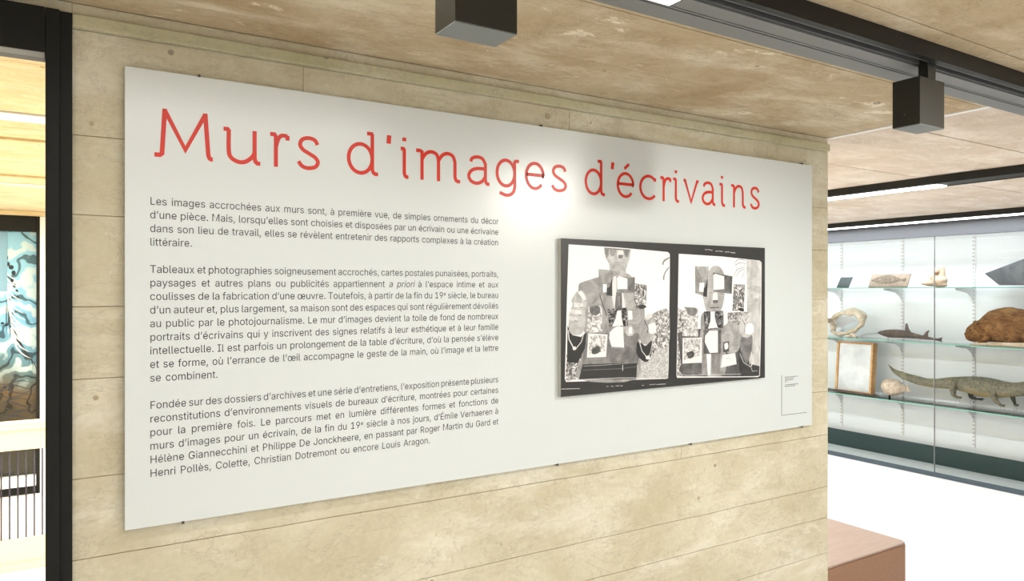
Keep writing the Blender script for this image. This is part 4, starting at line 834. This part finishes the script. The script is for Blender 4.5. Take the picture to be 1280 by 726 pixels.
MB().tube([(XS, at(1150, 420, 'X', XS).y, SH[1]+.0005), (XS, at(1150, 420, 'X', XS).y, at(1150, 421, 'X', XS).z)], .004, 6).build('support', m_wire, fish)

# jaw ring, fish tail piece, small skull (middle shelf, far left)
m_bone = skin('ivory_bone', (.93, .89, .82), (.86, .79, .68), None, 20, .4, .6)
XJ = 7.86
jaw = empty('jaw_specimen', (XJ, 5.5, SH[1]), 'large pale open jaw ring, leftmost big specimen on the middle shelf', 'bone')
loop = cr([(1042, 408), (1040, 398), (1046, 391.5), (1055, 388.5), (1066, 387.5), (1074, 389), (1078, 395), (1077, 402), (1073, 407), (1067, 411), (1058, 414), (1049, 415), (1042, 412), (1042, 408)], 4)
L3 = [at(u, v, 'X', XJ) for u, v in loop]
mb = MB(); nn = len(L3); k = 10; ctr = sum(L3, Vector())/nn
rings = []
for i, q in enumerate(L3):
    d = (q-ctr).normalized(); r = .026+.007*math.sin(i*.9)+.030*max(0, d.z+.1)*max(0, -d.y+.5)
    rings.append([q+d*r*math.cos(a)+Vector((1, 0, 0))*r*1.3*math.sin(a) for a in [2*math.pi*j/k for j in range(k)]])
mb.loft(rings, cap=False); 
minz = min(v[2] for v in mb.v)
mb.v = [(a, b, c_+(SH[1]+.0005-minz)) for a, b, c_ in mb.v]
mb.build('jaw_ring', m_bone, jaw, smooth=True)
fin('membrane', [(1044, 409), (1047, 396), (1058, 395.5), (1070, 400.5), (1062, 403.5), (1052, 409)], XJ+.02, .004, mat('grey_membrane', (.78, .80, .82), .7), jaw)
tl = empty('fish_tail_specimen', (7.74, 5.9, SH[1]), 'small brownish fish tail at the wall end of the middle shelf', 'fish')
m_tail = skin('tail_skin', (.70, .66, .60), (.52, .46, .40), None, 50, .4)
mb = MB(); limb(mb, [(1022, 401, 7.74), (1032, 401, 7.74), (1040, 400, 7.74)], [.05, .038, .015]); mb.build('tail_stem', m_tail, tl, smooth=True)
fin('tail_fin', [(1037, 400), (1042, 397.5), (1047.5, 396), (1046, 400.5), (1044, 403), (1039, 402.5)], 7.74, .004, m_tail, tl)
MB().tube([(7.74, at(1034, 401, 'X', 7.74).y, SH[1]+.0005), (7.74, at(1034, 401, 'X', 7.74).y, at(1034, 402, 'X', 7.74).z)], .005, 8).build('support_pin', M['dgrey'], tl)
sk = empty('small_skull', (7.75, 5.2, SH[1]), 'tiny ivory skull in front of the pale jaw ring', 'skull')
def blob(name, ells, m, par, vox=.006, zmin=None, dents=()):
    mb = MB()
    for c, r in ells: mb.ell(c, [q*(1.28 if name == 'skull_bone' else 1) for q in r])
    if zmin is not None: mb.v = [(a, b, max(c_, zmin)) for a, b, c_ in mb.v]
    o = mb.build(name, m, par); md = o.modifiers.new('remesh', 'REMESH'); md.mode = 'VOXEL'; md.voxel_size = vox; md.use_smooth_shade = True
    sm = o.modifiers.new('smooth', 'SMOOTH'); sm.iterations = 3; return o
def e3(u, v, X, r): return (at(u, v, 'X', X), r)
def dz(v, r): pass
z1 = SH[1]+.001
blob('cranium', [((7.75, at(1066, 400, 'X', 7.75).y, z1+.03), (.035, .035, .028)), ((7.75, at(1060, 400, 'X', 7.75).y, z1+.016), (.028, .04, .016)), ((7.75, at(1070, 400, 'X', 7.75).y, z1+.015), (.03, .02, .016))], m_bone, sk, .005, z1)
MB().ell((7.722, at(1064, 400, 'X', 7.72).y, z1+.026), (.008, .012, .010)).build('eye_socket', mat('socket_shade', (.62, .52, .42), .8), sk, smooth=True)

# top shelf
def plate(name, label, cat, uA, uB, v0, uT, vT, Xb, z, th, m, uT2=None, par_only=False):
    A = at(uA, v0, 'X', Xb); B = at(uB, v0, 'X', Xb)
    a = (uT-640)/905; Xt = A.y*(FX+a*RX)/(FY+a*RY); Xt = max(min(Xt, Xb+.25), Xb+.02)
    zt = at(uT, vT, 'X', Xt).z
    n_ = Vector((-(zt-z), 0, Xt-Xb)).normalized(); q = -n_*th
    P = [Vector((Xb, A.y, z)), Vector((Xb, B.y, z)), Vector((Xt, B.y, zt)), Vector((Xt, A.y, zt))]
    lift = max(0, -q.z)
    P = [p_+Vector((0, 0, lift)) for p_ in P]
    return P, q
z0 = SH[0]+.0006
P, q = plate('', '', '', 1045.5, 1060.5, 360, 1051, 347, 7.74, z0, .008, None)
t = empty('slate_tile', (P[0].x, P[0].y, z0), 'small square dark slate tile leaning on the top shelf, far left', 'slate')
MB().hexa(P+[p_+q for p_ in P]).build('slate', skin('dark_slate', (.29, .32, .33), (.24, .27, .28), None, 30, .2, .7), t, .001)
P, q = plate('', '', '', 1085, 1133.5, 359, 1090, 343.5, 7.74, z0, .014, None)
t = empty('fossil_slab', (P[0].x, P[0].y, z0), 'beige stone slab with a fish fossil leaning on the top shelf', 'fossil')
MB().hexa(P+[p_+q for p_ in P]).build('stone', skin('fossil_stone', (.66, .60, .54), (.60, .53, .47), None, 12, .3, .8), t, .002)
m_fos = skin('fossil_relief', (.52, .47, .41), (.42, .36, .31), (.62, .56, .50), 60, .7, .8)
e1 = P[1]-P[0]; e2 = P[3]-P[0]; nrm = -q.normalized()
mb = MB()
prof = [(.04, .50, .03), (.10, .56, .12), (.18, .58, .22), (.30, .58, .30), (.42, .58, .33), (.55, .57, .29), (.68, .55, .20), (.78, .54, .10), (.84, .54, .07), (.90, .54, .16), (.93, .54, .05)]
for sgn in (0,):
    rings = []
    for (s_, c_, h_) in prof:
        b_ = P[0]+e1*s_+e2*c_
        rings.append([b_+e2*h_*math.sin(a)+nrm*(.005*max(math.cos(a), -.2)*(h_/.33)+.0005) for a in [2*math.pi*j/12 for j in range(12)]])
    mb.loft(rings)
mb.build('fossil', m_fos, t, smooth=True)
sk2 = empty('bone_specimen', (7.8, 4.1, z0), 'knobbly ivory skull bone standing on the top shelf by the glass joint', 'bone')
yc = at(1172, 350, 'X', 7.8).y; yl = at(1160, 350, 'X', 7.8).y; K = 7.6/905
pale = skin('pale_bone', (.92, .83, .74), (.84, .72, .60), None, 22, .5, .65)
def zz_(v, X=7.8): return at(1172, v, 'X', X).z
def yy_(u, X=7.8): return at(u, 350, 'X', X).y
blob('skull_bone', [((7.8, yy_(1176), zz_(336.5)), (.035, .030, .032)), ((7.8, yy_(1178.5), zz_(343)), (.03, .02, .05)), ((7.8, yy_(1171), zz_(339)), (.03, .03, .025)), ((7.8, yy_(1168), zz_(346)), (.05, .03, .04)),
  ((7.8, yy_(1174), zz_(352)), (.06, .055, .05)), ((7.8, yy_(1180), zz_(350)), (.04, .022, .03)), ((7.8, yy_(1164), zz_(354)), (.05, .06, .025)), ((7.8, yy_(1157), zz_(354)), (.035, .035, .014)), ((7.8, yy_(1177), zz_(356)), (.05, .04, .02))], pale, sk2, .006, z0)
MB().ell((7.765, yy_(1170, 7.765), zz_(341.5, 7.765)), (.012, .018, .012)).build('eye_socket', mat('brown_socket', (.50, .38, .28), .8), sk2, smooth=True)
# big dark slab, right
t = empty('dark_stone_slab', (7.75, 3.2, z0), 'large pointed dark grey stone slab propped on the top shelf at the right edge', 'stone')
X_ = 7.80
P = [at(u, v, 'X', X_) for u, v in ((1229.5, 341.8), (1280, 322.3), (1330, 303), (1338, 330), (1330, 356), (1249, 356.5))]
P = [Vector((X_+.12*(p_.z-z0), p_.y, max(p_.z, z0))) for p_ in P]
MB().loft([P, [p_+Vector((.03, 0, 0)) for p_ in P]]).build('slab', skin('dark_stone', (.34, .35, .36), (.28, .29, .30), (.40, .40, .41), 25, .3, .75), t, .002)

# framed box, stick, puffer fish (bottom shelf)
z2 = SH[2]+.0006
fb = empty('framed_box', (7.78, 5.03, z2), 'light wooden framed box with a white print, leaning on the bottom shelf', 'frame')
A = at(1043.3, 486, 'X', 7.75); B = at(1088.3, 488, 'X', 7.75); lean = .09
H = at(1045.8, 424.4, 'X', 7.80).z-z2; dpt = .085
wood = skin('light_frame_wood', (.84, .65, .42), (.76, .56, .33), (.90, .74, .52), 14, .15, .5, (1, 1, 4))
ux = Vector((0, -1, 0)); uz = Vector((lean, 0, 1)).normalized(); un = Vector((-uz.z, 0, uz.x)); base = Vector((7.75, A.y, z2+.0085)); W = A.y-B.y; Hh = H-.02
def fbar(name, a0, a1, h0, h1, d0, d1, m):
    c = lambda a, h, d: base+ux*a+uz*h-un*d
    return MB().hexa([c(a0, h0, d0), c(a1, h0, d0), c(a1, h0, d1), c(a0, h0, d1), c(a0, h1, d0), c(a1, h1, d0), c(a1, h1, d1), c(a0, h1, d1)]).build(name, m, fb, .002)
fbar('frame_bar', 0, .024, 0, Hh, 0, dpt, wood); fbar('frame_bar', W-.024, W, 0, Hh, 0, dpt, wood)
fbar('frame_bar', .0245, W-.0245, 0, .026, 0, dpt, wood); fbar('frame_bar', .0245, W-.0245, Hh-.02, Hh, 0, dpt, wood)
m_pr = mat('cloudy_white_print', (.92, .92, .93), .6); n = NT(m_pr); c = n.ramp(n.noise(5, 5, .6), [(.4, (.97, .97, .98)), (.62, (.86, .86, .88))]); n.link(c, n.b.inputs['Base Color'])
fbar('print', .0245, W-.0245, .0265, Hh-.0205, .014, .02, m_pr)
fbar('front_glass', .0245, W-.0245, .0265, Hh-.0205, .004, .007, M['glass'])
st_ = empty('dark_stick', (7.70, 5.2, z2), 'thin dark crooked stick lying in front of the wooden framed box', 'stick')
P = [at(u, 480, 'X', 7.70) for u in (1030, 1040, 1052, 1064, 1078, 1090, 1095, 1100)]
rr = [.012, .012, .015, .015, .013, .012, .014, .006]
MB().tube([(7.70+.006*math.sin(i*2), q_.y, z2+.010+rr[i]+.004*math.sin(i*1.7)-(.006 if i in (4, 5) else 0)) for i, q_ in enumerate(P)], rr, 8).build('stick', skin('dark_bark', (.34, .31, .30), (.22, .20, .19), (.45, .40, .38), 60, .7, .8, (1, .3, 1)), st_, smooth=True)
pf = empty('puffer_fish_specimen', (7.80, 4.65, z2), 'small round spiny beige puffer fish beside the wooden framed box', 'fish')
m_pf = skin('puffer_skin', (.84, .77, .69), (.73, .63, .54), (.90, .85, .79), 60, .6, .7)
cx_, cy_, cz_ = 7.80, at(1116, 484, 'X', 7.80).y, at(1116, 484, 'X', 7.80).z
mb = MB(); ps = interp([(1102.5, 480, 484), (1104.5, 475.5, 488), (1109, 473.2, 492.5), (1116, 473.4, 494.5), (1123, 476, 493.5), (1129, 481, 490), (1133, 484, 488.5)], 3)
mb.loft(body(ps, 7.80, 18, .85)); mb.build('puffer_body', m_pf, pf, smooth=True)
fin('tail_fin', [(1132, 485), (1134, 481), (1136, 481.5), (1136, 485.5), (1138, 489), (1134, 489.5), (1132, 488)], 7.80, .004, m_pf, pf)
mb = MB(); rs = random.Random(3)
for _ in range(90):
    th = rs.uniform(.3, 2.8); ph = rs.uniform(0, 6.28); d = Vector((math.sin(th)*math.cos(ph), math.cos(th), math.sin(th)*math.sin(ph)))
    c0 = Vector((cx_+d.x*.068, cy_+d.y*.085, cz_+d.z*.078)); mb.tube([c0, c0+d*.022], [.004, .0005], 4)
o = mb.build('spines', m_pf, pf); o['kind'] = 'stuff'
MB().ell(at(1107.5, 480.5, 'X', 7.745), (.007, .007, .007)).build('eye', M['frameblack'], pf, smooth=True)
pb = at(1112, 494, 'X', 7.79)
MB().tube([(7.79, pb.y, z2), (7.79, pb.y, pb.z+.01)], .011, 10).build('support', M['frameblack'], pf)
